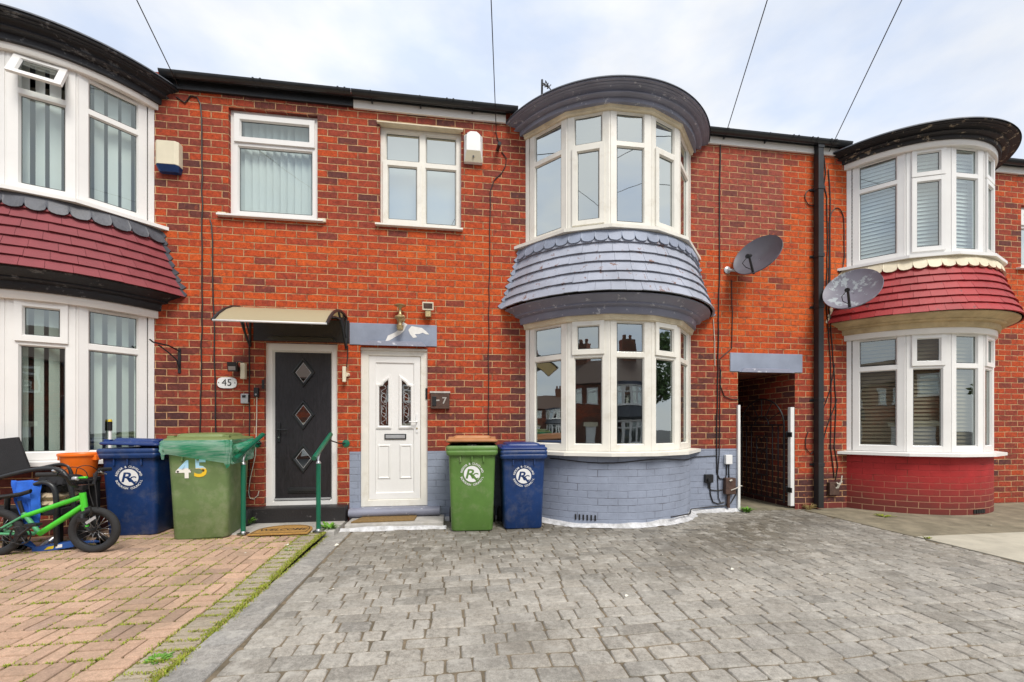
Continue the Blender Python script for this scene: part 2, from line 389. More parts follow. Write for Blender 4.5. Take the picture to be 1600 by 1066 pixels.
def mk_joint(name,a,b2,c3,sc):
    t=NT(name); v=t.geo(); c=t.mix(t.ramp(t.noise(v,sc,5,.65),[(.42,0),(.58,1)]),a,b2)
    c=t.mix(t.ramp(t.noise(v,sc*3,4,.7),[(.5,0),(.7,.7)]),c,c3)
    t.pbr(c,.95,0,.1,t.bump(t.noise(v,120,4),.6,.006)); return t.mat
M['joint']=mk_joint('sandy_joint',(.21,.17,.12),(.13,.11,.08),(.28,.215,.14),3)
M['mossjoint']=mk_joint('mossy_joint',(.10,.08,.04),(.27,.30,.035),(.19,.20,.04),1.6)
# ------------------------------------------------------------------ bay geometry (plan is an arc)
RB, YC, HW = 1.331, .651, 1.161
def arc(cx,o,t,z,ymax=0.0):
    r=RB+o; th=math.acos(min(1,(YC-ymax)/r))*t
    return (cx+r*sin(th), YC-r*cos(th), z)
def arclen(o): return 2*(RB+o)*math.acos(YC/(RB+o))
CR=[-HW,-.73,-.26,.26,.73,HW]
def cpt(cx,x,z,o=0):
    y=YC-math.sqrt(RB*RB-x*x)
    d=Vector((x,y-YC)).normalized()
    return Vector((cx+x+d.x*o, y+d.y*o if abs(x)<HW-.01 or o==0 else min(0,y+d.y*o), z))
def facet(cx,i):
    a=cpt(cx,CR[i],0); b=cpt(cx,CR[i+1],0); d=(b-a); L=d.length; u=d/L; n=Vector((u.y,-u.x,0))
    return (lambda uu,w,v: tuple(a+u*uu+n*w+Vector((0,0,v)))), L
def sweep(mb,cx,prof,m=0,n=48,sm=True):
    V=[];k=len(prof)
    for i in range(n+1):
        t=-1+2*i/n
        for o,z in prof: V.append(arc(cx,o,t,z))
    F=[(i*k+j,(i+1)*k+j,(i+1)*k+j+1,i*k+j+1) for i in range(n) for j in range(k-1)]
    mb.faces(V,F,m,sm)

# ------------------------------------------------------------------ window pieces
def ring(mb,Mx,u0,u1,v0,v1,w0,w1,ins,m=0):
    O=[(u0,v0),(u1,v0),(u1,v1),(u0,v1)]; I=[(u0+ins,v0+ins),(u1-ins,v0+ins),(u1-ins,v1-ins),(u0+ins,v1-ins)]
    for k in range(4):
        l=(k+1)%4
        mb.poly([Mx(O[k][0],w0,O[k][1]),Mx(O[l][0],w0,O[l][1]),Mx(I[l][0],w1,I[l][1]),Mx(I[k][0],w1,I[k][1])],m)
def bx(mb,Mx,u0,u1,w0,w1,v0,v1,m=0): mb.box(u0,u1,w0,w1,v0,v1,m,Mx)
def pane(fr,gl,Mx,u0,u1,v0,v1,w=-.028):
    ring(fr,Mx,u0,u1,v0,v1,-.001,w,.014)
    a,b,c,d=u0+.014,u1-.014,v0+.014,v1-.014
    ring(gl,Mx,a,b,c,d,w+.003,w+.002,.006,1)
    gl.poly([Mx(a,w,c),Mx(b,w,c),Mx(b,w,d),Mx(a,w,d)],0)
def sash(parts,gl,Mx,u0,u1,v0,v1,fw=.055,out=.022,tilt=0):
    s=MB(); g=gl
    if tilt:
        ca,sa=cos(tilt),sin(tilt); M0=Mx; vt=v1
        Mx=lambda u,w,v: M0(u,(w)*ca+(vt-v)*sa, vt-(vt-v)*ca+(w)*sa*0)
    bx(s,Mx,u0,u0+fw,-.03,out,v0,v1); bx(s,Mx,u1-fw,u1,-.03,out,v0,v1)
    bx(s,Mx,u0+fw,u1-fw,-.03,out-.001,v0,v0+fw); bx(s,Mx,u0+fw,u1-fw,-.03,out-.001,v1-fw,v1)
    a,b,c,d=u0+fw,u1-fw,v0+fw,v1-fw
    ring(s,Mx,a,b,c,d,out-.001,-.008,.013)
    a,b,c,d=a+.013,b-.013,c+.013,d-.013
    ring(g,Mx,a,b,c,d,-.006,-.008,.006,1)
    g.poly([Mx(a,-.010,c),Mx(b,-.010,c),Mx(b,-.010,d),Mx(a,-.010,d)],0)
    parts.append(s)
def win_unit(fr,gl,sashes,Mx,L,z0,z1,zt,kinds,side=.085,top=.055,bot=.075,tr=.055,post=.0,extra=(0,0),tilt=0):
    # kinds=(top,bottom): 'f' fixed light, 's' opening sash
    a=.011+extra[0]; b=L-.011-extra[1]
    if extra[0]: bx(fr,Mx,.0,extra[0],-.07,.004,z0,z1)
    if extra[1]: bx(fr,Mx,L-extra[1],L,-.07,.004,z0,z1)
    bx(fr,Mx,a,a+side-.011,-.07,0,z0,z1); bx(fr,Mx,b-side+.011,b,-.07,0,z0,z1)
    u0=a+side-.011; u1=b-side+.011
    bx(fr,Mx,u0,u1,-.07,-.001,z0,z0+bot); bx(fr,Mx,u0,u1,-.07,-.001,z1-top,z1); bx(fr,Mx,u0,u1,-.07,-.001,zt-tr/2,zt+tr/2)
    for k,(v0,v1) in ((kinds[0],(zt+tr/2,z1-top)),(kinds[1],(z0+bot,zt-tr/2))):
        if k=='f': pane(fr,gl,Mx,u0,u1,v0,v1)
        else: sash(sashes,gl,Mx,u0-.022,u1+.022,v0-.020,v1+.020,tilt=tilt if k=='o' else 0)
def bay_window(house,cx,z0,z1,zt,kinds,glass,frame='upvc',sillm='upvc',blind=None,band=None,tilt=None,sill_o=.125):
    fr=MB(); gl=MB(); sh=[]
    for i in range(5):
        Mx,L=facet(cx,i)
        win_unit(fr,gl,sh,Mx,L,z0,z1,zt,kinds[i],extra=(.055 if i==0 else 0,.055 if i==4 else 0),tilt=tilt if tilt else 0)
    for x in CR:
        p=cpt(cx,x,0,-.012); 
        fr.box(p.x-.016,p.x+.016,p.y-.004+ (.02 if abs(x)==HW else 0),p.y+.05,z0,z1)
    b=fr.build('bay_window',M[frame],house)
    gl.build('glass',[glass,M['gasket']],b)
    for s in sh: s.build('sash',M[frame],b)
    s=MB(); n=len(CR); ring_t=[];V=[]
    for x in CR:
        o=sill_o if abs(x)<HW else .16
        a=cpt(cx,x,0,o); c=cpt(cx,x,0,-.07)
        if abs(x)==HW: a=Vector((cx+math.copysign(1.318,x),-.001,0)); c=Vector((cx+x*.93,.06,0))
        V.append((c,a))
    for i in range(5):
        (c0,a0),(c1,a1)=V[i],V[i+1]; zt1=z0+.004; zo=z0-.016; zb=z0-.055
        f=lambda p,z:(p.x,p.y,z)
        s.poly([f(c0,zt1),f(a0,zo),f(a1,zo),f(c1,zt1)]); s.poly([f(a0,zo),f(a0,zb),f(a1,zb),f(a1,zo)]); s.poly([f(a0,zb),f(c0,zb),f(c1,zb),f(a1,zb)])
    for c,a in (V[0],V[-1]): s.poly([f(c,zt1),f(a,zo),f(a,zb),f(c,zb)])
    s.build('sill',M[sillm],b)
    if band:
        bd=MB(); o=.035; zz0,zz1=band[0],band[1]
        if band[2]=='flat': sweep(bd,cx,[(-.02,zz0),(o,zz0),(o+.004,zz0+.006),(o+.004,zz1),(-.02,zz1)])
        else:
            pr=[(-.03,zz0),(.02,zz0),(.035,zz0+.012),(.03,zz0+.022),(.055,zz1-.008),(.055,zz1),(-.03,zz1)]
            V=[]
            for x in CR:
                for oo,z in pr:
                    p=cpt(cx,x,z,oo); V.append((p.x,p.y,p.z))
            k=len(pr); bd.faces(V,[(i*k+j,(i+1)*k+j,(i+1)*k+j+1,i*k+j+1) for i in range(5) for j in range(k-1)])
        bd.build('head_trim',M[band[3]],b)
    if blind:
        kind,mat=blind; bl=MB(); sw=.064 if mat=='blindgreen' else .082
        for i in range(5):
            Mx,L=facet(cx,i)
            if kind=='vert':
                u=.04
                while u<L-.06:
                    if random.random()<.9: 
                        dw=random.uniform(-.028,.028)
                        zb=z0+.07
                        bl.poly([Mx(u,-.14+dw,zb),Mx(u+sw,-.14-dw,zb),Mx(u+sw,-.14-dw,z1),Mx(u,-.14+dw,z1)])
                    u+=.112
            else:
                z=z0+.02
                while z<z1:
                    bl.poly([Mx(.0,-.105,z),Mx(L,-.105,z),Mx(L,-.128,z+kind*.95),Mx(0,-.128,z+kind*.95)]); z+=kind*1.06
        bl.build('blind',M[mat],b)
    return b

# ------------------------------------------------------------------ tile skirt, apron, cornice
def skirt_o(t): return .055+.225*t**1.25
def tile_skirt(house,cx,ztop,zbot,rows,mat,apron,flash,tile_w=.165,jit=.004,seed=1,thick=.020,apz=.13):
    rnd=random.Random(seed); mb=MB(); H=ztop-zbot
    for k in range(rows):
        t0=k/rows; t1=(k+1)/rows; za=ztop-H*t0+.02; zb=ztop-H*t1
        oa=skirt_o(max(0,t0-.03))-.012; ob=skirt_o(t1)+.004
        Lr=arclen(ob); nt=int(Lr/tile_w); off=(k%2)*.5
        edges=[-1]+sorted([max(-1,min(1,-1+2*(i+off+rnd.uniform(-.05,.05))/nt)) for i in range(0 if off else 1,nt)])+[1]
        for a,b in zip(edges[:-1],edges[1:]):
            if b-a<.012: continue
            g=.0014/Lr*2; a2=a+g; b2=b-g; j=rnd.uniform(-jit,jit)*.8; jo=rnd.uniform(-.0015,.0025); jz=rnd.uniform(-.0012,.0012)
            V=[]
            for dz,dO in ((0,-.006),(thick,thick)):
                V+= [arc(cx,oa+dO*.35,a2,za),arc(cx,oa+dO*.35,b2,za),arc(cx,ob+dO+jo,b2,zb+j+jz),arc(cx,ob+dO+jo,a2,zb+j-jz)]
            mb.faces(V,[(4,7,6,5),(0,1,2,3),(3,2,6,7),(0,3,7,4),(2,1,5,6)],0)
    sk=mb.build('tile_skirt',M[mat],house,dd=False)
    # backing so that nothing shows between the tiles
    bk=MB(); sweep(bk,cx,[(skirt_o(t/8)-.012,ztop+.03-(H+.03)*t/8) for t in range(9)],0,36); bk.build('battens',M['black'],sk)
    # scalloped apron
    ap=MB(); ns=int(arclen(.09)/.155); V=[];F=[];per=14
    for i in range(ns*per+1):
        t=-1+2*i/(ns*per); f=(i%per)/per; lobe=math.sqrt(max(0,1-(2*f-1)**2))**.8 if 0<f<1 else 0
        zb=ztop-.055-.062*lobe - (.004*rnd.random())
        tt=(ztop-zb)/H; zt=ztop+.05
        V+= [arc(cx,.058,t,zt),arc(cx,skirt_o(tt*.5)+.030,t,(ztop+zb)/2+.01),arc(cx,skirt_o(tt)+.040,t,zb),arc(cx,skirt_o(tt)+.012,t,zb)]
    for i in range(ns*per):
        for j in range(3): F.append((i*4+j,(i+1)*4+j,(i+1)*4+j+1,i*4+j+1))
    ap.faces(V,F,0,False); ap.build('apron_flashing',M[apron],sk)
    # stepped flashing where the skirt meets the wall
    if flash:
        for sd in (-1,1):
            fl=MB()
            n=9
            for k in range(n):
                t0=k/n; t1=(k+1)/n; z0=ztop+.03-(H+.03)*t0; z1=ztop+.03-(H+.03)*t1
                def hx(t):
                    r=RB+skirt_o(t); return math.sqrt(r*r-YC*YC)
                x0=hx(t0)-.03; x1=hx(t1)-.03; e=.085+rnd.uniform(-.012,.014)
                q=[(x0,z0),(x1,z1),(x1+.055+rnd.uniform(0,.01),z1+.004),(x1+e,z1+.03),(x0+.055+rnd.uniform(0,.014),z0-.004)]
                pts=[(cx+sd*x,z) for x,z in q]
                F0=[(x,-.010-.002*(k%2),z) for x,z in pts]; B0=[(x,0.002,z) for x,z in pts]
                if sd<0: F0=F0[::-1];B0=B0[::-1]
                m=len(F0); fl.faces(F0+B0,[tuple(range(m))[::-1]]+[(i,(i+1)%m,m+(i+1)%m,m+i) for i in range(m)],0)
            fl.build('side_flashing',M[flash],sk,dd=False)
    return sk
def cornice(house,cx,prof,mat,cap=None,name='cornice'):
    mb=MB(); sweep(mb,cx,prof,0,56)
    c=mb.build(name,M[mat],house)
    if cap:
        o,z=cap; m2=MB(); n=56
        P=[arc(cx,o,-1+2*i/n,z) for i in range(n+1)]; Q=[arc(cx,o+.012,-1+2*i/n,z-.022) for i in range(n+1)]
        m2.poly([(cx+1.3,.3,z+.06),(cx-1.3,.3,z+.06)]+P)
        m2.faces(P+Q,[(i,n+1+i,n+2+i,i+1) for i in range(n)])
        m2.build('lead_roof',M['lead'],c)
def prof_top(zb,zt):
    h=zt-zb
    return [(-.02,zb),(.066,zb),(.070,zb+.004),(.073,zb+.34*h),(.078,zb+.35*h),(.120,zb+.345*h),(.136,zb+.37*h),(.142,zb+.42*h),(.136,zb+.47*h),(.118,zb+.49*h),(.112,zb+.51*h),(.122,zb+.60*h),(.150,zb+.68*h),(.178,zb+.71*h),(.180,zb+.735*h),(.172,zb+.745*h),(.196,zb+.75*h),(.206,zb+.78*h),(.206,zb+.82*h),(.196,zb+.83*h),(.226,zb+.835*h),(.236,zb+.86*h),(.238,zt),(.0,zt+.01)]
def prof_low(zb,zt):
    h=zt-zb
    return [(-.02,zb),(.062,zb),(.066,zb+.004),(.072,zb+.42*h),(.10,zb+.46*h),(.125,zb+.50*h),(.132,zb+.55*h),(.128,zb+.62*h),(.16,zb+.74*h),(.21,zb+.86*h),(.245,zb+.93*h),(.25,zt),(.1,zt+.005)]
def bay_base(house,cx,ztop,mat,name='bay_wall'):
    mb=MB(); n=40; a0=math.asin(HW/RB)
    for i in range(n):
        A=-a0+2*a0*i/n; B=-a0+2*a0*(i+1)/n
        P=lambda a,z:(cx+RB*sin(a),YC-RB*cos(a),z)
        for z0,z1 in ((-.1,.3),(.3,ztop)):
            mb.poly([P(A,z0),P(B,z0),P(B,z1),P(A,z1)],0,[(cx+A*RB,z0),(cx+B*RB,z0),(cx+B*RB,z1),(cx+A*RB,z1)],True)
    return mb.build(name,M[mat],house)

# ------------------------------------------------------------------ walls with openings
def wall_mesh(x0,x1,z0,z1,holes,mats,matf,zs=(),xs=(),reveal=.11):
    mb=MB()
    X=sorted(set([x0,x1]+[h[0] for h in holes]+[h[1] for h in holes]+list(xs))); X=[x for x in X if x0<=x<=x1]
    Z=sorted(set([z0,z1]+[h[2] for h in holes]+[h[3] for h in holes]+list(zs))); Z=[z for z in Z if z0<=z<=z1]
    for a,b in zip(X[:-1],X[1:]):
        for c,d in zip(Z[:-1],Z[1:]):
            cx,cz=(a+b)/2,(c+d)/2
            if any(h[0]<cx<h[1] and h[2]<cz<h[3] for h in holes): continue
            mb.poly([(a,0,c),(b,0,c),(b,0,d),(a,0,d)],matf(cx,cz))
    for h in holes:
        r=h[4] if len(h)>4 else reveal
        if r<=0: continue
        a,b,c,d=h[:4]
        zz=sorted(set([c,d]+[z for z in zs if c<z<d]))
        for e,f in zip(zz[:-1],zz[1:]):
            mb.poly([(a,0,e),(a,0,f),(a,r,f),(a,r,e)],matf(a-.01,(e+f)/2)); mb.poly([(b,0,e),(b,r,e),(b,r,f),(b,0,f)],matf(b+.01,(e+f)/2))
        mb.poly([(a,0,d),(b,0,d),(b,r,d),(a,r,d)],0); mb.poly([(a,0,c),(a,r,c),(b,r,c),(b,0,c)],0)
    return mb
def shell(house,x0,x1,cut=None,floor_z=2.62):
    mb=MB(); e=.012; a,b=x0+e,x1-e; y1=7.0
    mb.poly([(a,y1,0),(b,y1,0),(b,y1,5.4),(a,y1,5.4)]); mb.poly([(a,.0,-.1),(a,y1,-.1),(a,y1,5.4),(a,0,5.4)]); mb.poly([(b,0,-.1),(b,0,5.4),(b,y1,5.4),(b,y1,-.1)])
    mb.poly([(a,.02,floor_z),(b,.02,floor_z),(b,y1,floor_z),(a,y1,floor_z)]); mb.poly([(a,.02,5.05),(b,.02,5.05),(b,y1,5.05),(a,y1,5.05)]); mb.poly([(a,.02,.08),(b,.02,.08),(b,y1,.08),(a,y1,.08)])
    # room partitions keep each room as dark as it is
    mb.poly([(a,3.6,0),(b,3.6,0),(b,3.6,5.05),(a,3.6,5.05)])
    return mb.build('room_interior',M['interior'],house)
def roof(house,x0,x1):
    mb=MB(); 
    ye,ze,yr,zr=-.07,5.285,3.6,7.5
    mb.faces([(x0,ye,ze),(x1,ye,ze),(x1,yr,zr),(x0,yr,zr),(x0,7.2,ze),(x1,7.2,ze)],[(0,1,2,3),(3,2,5,4)])
    mb.faces([(x0,ye,ze-.03),(x1,ye,ze-.03),(x1,yr,zr-.03),(x0,yr,zr-.03)],[(0,3,2,1)])
    for x in (x0,x1): mb.poly([(x,0,5.2),(x,7,5.2),(x,7,5.4),(x,yr,zr-.03),(x,0,5.4)])
    return mb.build('roof',M['rooftile'],house)
def gutter(house,x0,x1,brackets,joints):
    mb=MB(); r=.055; yc=-.100; zc=5.290; n=10
    ang=[pi+pi*i/n for i in range(n+1)]
    P=[(yc+r*cos(a),zc+r*sin(a)) for a in ang]; Q=[(yc+(r-.006)*cos(a),zc+(r-.006)*sin(a)) for a in ang[::-1]]
    ringp=P+Q
    mb.loft([[(x,y,z) for y,z in ringp] for x in (x0,x1)],0,True)
    g=mb.build('gutter',M['blackgutter'],house)
    for x in joints:
        b=MB(); r2=.062
        for dx in (-.05,.03):
            pr=[(yc+r2*cos(a),zc+.004+r2*sin(a)) for a in ang]+[(yc+.053*cos(a),zc+.004+.053*sin(a)) for a in ang[::-1]]
            b.loft([[(x+dx+q,y,z) for y,z in pr] for q in (0,.02)],0,True)
        b.build('gutter_union',M['blackgutter'],g)
    for x in brackets:
        b=MB(); r2=.059
        pr=[(yc+r2*cos(a),zc+.002+r2*sin(a)) for a in ang]+[(yc+.0545*cos(a),zc+.002+.0545*sin(a)) for a in ang[::-1]]
        b.loft([[(x+q,y,z) for y,z in pr] for q in (-.008,.008)],0,True)
        b.box(x-.008,x+.008,yc+.02,-.035,5.215,5.24); b.build('gutter_bracket',M['blackgutter'],g)
    return g
def flat_window(house,x0,x1,z0,z1,layout,frame,sillw,glass,blind=None,y0=.055):
    fr=MB(); gl=MB(); sh=[]
    Mx=lambda u,w,v:(x0+u,y0-w,z0+v); W=x1-x0; H=z1-z0
    layout(fr,gl,sh,Mx,W,H)
    w=fr.build('window',M[frame],house)
    gl.build('glass',[M[glass],M['gasket']],w)
    for s in sh: s.build('sash',M[frame],w)
    s=MB(); a,b=sillw
    s.faces([(a,-.055,z0-.012),(b,-.055,z0-.012),(b,y0+.02,z0+.006),(a,y0+.02,z0+.006),(a,-.055,z0-.034),(b,-.055,z0-.034),(b,y0+.02,z0-.034),(a,y0+.02,z0-.034)],[(0,1,2,3),(4,5,1,0),(7,6,5,4),(0,3,7,4),(1,5,6,2)])
    s.build('sill',M[frame],w,bevel=.003)
    if blind:
        bl=MB(); u=.03
        if blind=='vert':
            while u<W-.05:
                dw=random.uniform(.010,.030); zt=H-.03
                bl.poly([Mx(u,-.12+dw,.06),Mx(u+.088,-.12-dw,.06),Mx(u+.088,-.12-dw,zt),Mx(u,-.12+dw,zt)]); u+=.083
        else:
            bl.poly([Mx(.0,-.15,.0),Mx(W,-.15,.0),Mx(W,-.15,H),Mx(0,-.15,H)])
        bl.build('blind',M['blind'],w)
    return w
def lay_w1(fr,gl,sh,Mx,W,H):
    f=.075
    bx(fr,Mx,0,f,-.07,0,0,H); bx(fr,Mx,W-f,W,-.07,0,0,H); bx(fr,Mx,f,W-f,-.07,-.001,0,f); bx(fr,Mx,f,W-f,-.07,-.001,H-f,H)
    zt=H*.70; bx(fr,Mx,f,W-f,-.07,-.001,zt-.03,zt+.03)
    pane(fr,gl,Mx,f,W-f,f,zt-.03); sash(sh,gl,Mx,f-.03,W-f+.03,zt+.008,H-f+.03,.06)
def lay_w2(fr,gl,sh,Mx,W,H):
    f=.06; um=W*.515
    bx(fr,Mx,0,f,-.07,0,0,H); bx(fr,Mx,W-f,W,-.07,0,0,H); bx(fr,Mx,f,W-f,-.07,-.001,0,f); bx(fr,Mx,f,W-f,-.07,-.001,H-f,H)
    zt=H*.645; bx(fr,Mx,um-.035,um+.035,-.07,-.0005,f,H-f)
    bx(fr,Mx,f,um-.035,-.07,-.001,zt-.03,zt+.03); bx(fr,Mx,um+.035,W-f,-.07,-.001,zt-.03,zt+.03)
    pane(fr,gl,Mx,f,um-.035,zt+.03,H-f); pane(fr,gl,Mx,um+.035,W-f,zt+.03,H-f); pane(fr,gl,Mx,um+.035,W-f,f,zt-.03)
    sash(sh,gl,Mx,f-.03,um-.01,f-.03,zt+.01,.055)
def lay_far(fr,gl,sh,Mx,W,H): lay_w1(fr,gl,sh,Mx,W,H)

XA0,XA1,XB1,XC1=-7.2,-1.300,4.866,12.5
CA,CB,CC=-4.655,2.085,6.875
BZ=(-.1,5.24)
# ================================================================== house A (left)
hA=thing('terraced_house','red brick terraced house with black front door and dark red tiled bay','house',(-3.4,0,0))
W1=(-2.690,-1.678,3.742,5.030)
holesA=[(CA-HW,CA+HW,-.1,5.2,0),(*W1,.10),(-2.289,-1.445,.229,2.222,.10)]
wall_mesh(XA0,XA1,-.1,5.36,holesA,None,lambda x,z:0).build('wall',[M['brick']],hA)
shell(hA,XA0,XA1); roof(hA,XA0,XA1)
KU=[('f','f'),('f','s'),('f','f'),('f','s'),('f','f')]
KL=[('f','f'),('s','f'),('f','f'),('s','f'),('f','f')]
bay_window(hA,CA,3.56,4.94,4.56,[('f','f'),('s','f'),('f','f'),('o','f'),('f','f')],M['glass_blind'],blind=('vert','blind'),band=(4.91,4.99,'flat','fascia'),tilt=R(32))
bay_window(hA,CA,.86,2.50,2.05,KL,M['glass_lo'],blind=('vert','blindgreen'),band=(2.465,2.555,'flat','fascia'))
bay_base(hA,CA,.83,'brick')
tile_skirt(hA,CA,3.46,2.73,7,'redtile','lead','lead',.185,.003,3)
cornice(hA,CA,prof_low(2.55,2.73),'blacktrim')
cornice(hA,CA,prof_top(4.975,5.18),'blacktrim',(.24,5.192))
b=MB(); b.box(-3.45,-1.252,-.035,-.002,5.165,5.285); b.build('fascia_board',M['blackgutter'],hA,bevel=.004)
gutter(hA,-3.36,-1.252,[],[-2.31,-1.36])
flat_window(hA,*W1,lay_w1,'upvc',(-2.80,-1.60),'glass_blind','vert')
b=MB()
for k in range(13):
    x=-2.78+k*.0915; b.box(x,x+.082,-.004,.06,5.045,5.19)
b.build('soldier_lintel',M['brick'],hA,bevel=.003)
for x in (-2.80,-1.665):
    b=MB(); b.box(x,x+.09,-.03,.03,3.712,3.755); b.build('mortar_patch',M['cream'],hA,bevel=.006)
# black lintel, door and step
b=MB(); b.box(-2.41,-1.301,-.012,.10,2.235,2.515); b.build('lintel',M['stepblack'],hA,bevel=.006)
b=MB(); b.faces([(-2.20,-.012,2.30),(-1.50,-.012,2.30),(-1.44,-.012,2.24),(-2.26,-.012,2.24),(-2.20,-.05,2.285),(-1.50,-.05,2.285),(-1.44,-.06,2.235),(-2.26,-.06,2.235)],[(4,7,6,5),(0,4,5,1),(0,3,7,4),(1,5,6,2),(3,2,6,7)]); b.build('drip_hood',M['blackgutter'],hA)
dr=MB(); x0,x1,z0,z1=-2.289,-1.445,.229,2.220; y0=.045
Md=lambda u,w,v:(x0+u,y0-w,z0+v); W=x1-x0; H=z1-z0
bx(dr,Md,0,.075,-.07,0,0,H); bx(dr,Md,W-.075,W,-.07,0,0,H); bx(dr,Md,.075,W-.075,-.07,-.001,H-.085,H); bx(dr,Md,.075,W-.075,-.07,-.001,0,.045)
ring(dr,Md,.075,W-.075,.045,H-.085,0,-.03,.018)
doorA=dr.build('door_frame',M['upvc'],hA,bevel=.002)
def door_slab(u0,u1,v0,v1,cuts,w=-.03):
    # a flat slab face with diamond holes, triangulated by bands
    from mathutils.geometry import delaunay_2d_cdt
    pts=[];edges=[]
    def loop(L):
        n=len(pts); pts.extend([Vector(p) for p in L]); edges.extend([(n+i,n+(i+1)%len(L)) for i in range(len(L))])
    loop([(u0,v0),(u1,v0),(u1,v1),(u0,v1)])
    for c in cuts: loop(c)
    vs,es,fs,_,_,_=delaunay_2d_cdt(pts,edges,[],0,1e-6)
    def inside(p,L):
        r=False;j=len(L)-1
        for i in range(len(L)):
            if (L[i][1]>p[1])!=(L[j][1]>p[1]) and p[0]<(L[j][0]-L[i][0])*(p[1]-L[i][1])/(L[j][1]-L[i][1])+L[i][0]: r=not r
            j=i
        return r
    out=[]
    for f in fs:
        c=sum((vs[i] for i in f),Vector((0,0)))/len(f)
        if any(inside(c,L) for L in cuts): continue
        if not(u0-1e-4<=c[0]<=u1+1e-4): continue
        out.append(f)
    return [(v[0],v[1]) for v in vs],out
um=W/2; D3=[]
for zc in (1.64,1.115,.575):
    D3.append([(um,zc-.17),(um+.125,zc),(um,zc+.17),(um-.125,zc)])
sl=MB(); vs,fs=door_slab(.093,W-.093,.063,H-.103,D3)
sl.faces([Md(u,-.03,v) for u,v in vs],fs)
bx(sl,Md,.093,W-.093,-.032,-.022,.075,.10)
ds=sl.build('door',M['door_black'],doorA)
g=MB()
for L in D3:
    c=Vector((sum(p[0] for p in L)/4,sum(p[1] for p in L)/4))
    def sc(f): return [((p[0]-c.x)*f+c.x,(p[1]-c.y)*f+c.y) for p in L]
    prof=[(1.10,-.029),(1.06,-.012),(.92,-.010),(.80,-.026),(.74,-.028)]
    rings=[[Md(u,w,v) for u,v in sc(f)] for f,w in prof]
    for r0,r1 in zip(rings[:-1],rings[1:]):
        for k in range(4): g.poly([r0[k],r0[(k+1)%4],r1[(k+1)%4],r1[k]],0)
    r0=[Md(u,-.028,v) for u,v in sc(.74)]; r1=[Md(u,-.027,v) for u,v in sc(.69)]
    for k in range(4): g.poly([r0[k],r0[(k+1)%4],r1[(k+1)%4],r1[k]],2)
    g.poly(r1,1)
g.build('diamond_light',[M['blackgutter'],M['glass'],M['silver']],doorA)
h=MB(); h.tube([Md(.14,-.028,.93),Md(.14,.03,.93)],.011,8); h.tube([Md(.14,.03,.93),Md(.26,.032,.93)],.009,8); bx(h,Md,.122,.158,-.03,-.014,.78,1.02); h.build('handle',M['blackgutter'],doorA,bevel=.003)
h=MB(); h.tube([Md(.14,-.016,.835),Md(.14,-.008,.835)],.010,10); h.build('lock',M['steel'],doorA)
h=MB(); bx(h,Md,.24,W-.22,-.03,-.018,.145,.215); bx(h,Md,.255,W-.235,-.018,-.010,.165,.20); h.build('letter_plate',M['blackgutter'],doorA,bevel=.004)
h=MB(); bx(h,Md,.093,W-.093,-.03,.004,.062,.085); h.build('threshold_strip',M['silver'],doorA,bevel=.004)
b=MB(); b.box(-2.50,-1.312,-.15,.05,.03,.232); b.build('doorstep',M['stepblack'],hA,bevel=.012)

# ================================================================== house B (middle)
hB=thing('terraced_house','red brick terraced house with white front door and grey painted bay','house',(1.6,0,0))
W2=(-.935,.078,3.746,5.010); PAS=(3.967,4.866,-.1,1.985)
holesB=[(CB-HW,CB+HW,-.1,5.2,0),(*W2,.09),(-1.171,-.347,.10,2.190,.10),(*PAS,0)]
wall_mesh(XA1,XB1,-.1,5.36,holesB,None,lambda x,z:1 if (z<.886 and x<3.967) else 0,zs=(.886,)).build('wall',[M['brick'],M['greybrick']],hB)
shell(hB,XA1,3.95); roof(hB,XA1,XB1)
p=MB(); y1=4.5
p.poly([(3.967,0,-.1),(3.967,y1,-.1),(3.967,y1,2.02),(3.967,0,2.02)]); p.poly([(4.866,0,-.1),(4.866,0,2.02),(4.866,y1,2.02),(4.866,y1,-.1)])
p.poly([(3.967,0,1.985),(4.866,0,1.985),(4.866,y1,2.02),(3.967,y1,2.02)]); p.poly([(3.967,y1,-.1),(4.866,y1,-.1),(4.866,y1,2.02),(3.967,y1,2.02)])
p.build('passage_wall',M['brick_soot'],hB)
bay_window(hB,CB,3.575,5.01,4.585,KU,M['glass'],frame='upvc_old',sillm='upvc_old',band=(4.965,5.03,'facet','cream'))
bay_window(hB,CB,.905,2.505,2.06,KL,M['glass_mid'],frame='upvc_old',sillm='upvc_old',band=(2.465,2.545,'facet','cream'))
bay_base(hB,CB,.88,'greybrick')
tile_skirt(hB,CB,3.49,2.735,6,'greytile','greypaint','greypaint',.17,.006,5)
cornice(hB,CB,prof_low(2.53,2.72),'greytrim')
cornice(hB,CB,prof_top(5.01,5.170),'greytrim',(.24,5.182))
for a,c in ((-1.247,.655),(3.50,XB1)):
    b=MB(); b.box(a,c,-.03,-.002,5.15,5.272); b.build('fascia_board',M['fascia'],hB,bevel=.003)
    b=MB(); b.box(a,c,-.05,-.032,5.245,5.285); b.build('eaves_board',M['blackgutter'],hB)
gutter(hB,-1.248,.80,[-1.02,-.43,.22],[-.06])
gutter(hB,3.36,XB1,[3.72,4.35],[4.75])
flat_window(hB,*W2,lay_w2,'upvc_old',(-.985,.10),'glass','plain')
b=MB(); b.box(-.965,.105,-.045,.05,4.995,5.008); b.faces([(-.965,-.045,5.008),(.105,-.045,5.008),(.105,-.0,5.035),(-.965,0,5.035)],[(0,1,2,3)]); b.build('drip_hood',M['cream'],hB)
b=MB(); b.box(XA1+.003,-.230,-.012,.10,2.218,2.490); lB=b.build('lintel',M['greypaint'],hB,bevel=.006)
def blotch(mb,pts,y,cx,cz,s): mb.poly([(cx+u*s,y,cz+v*s) for u,v in pts])
b=MB()
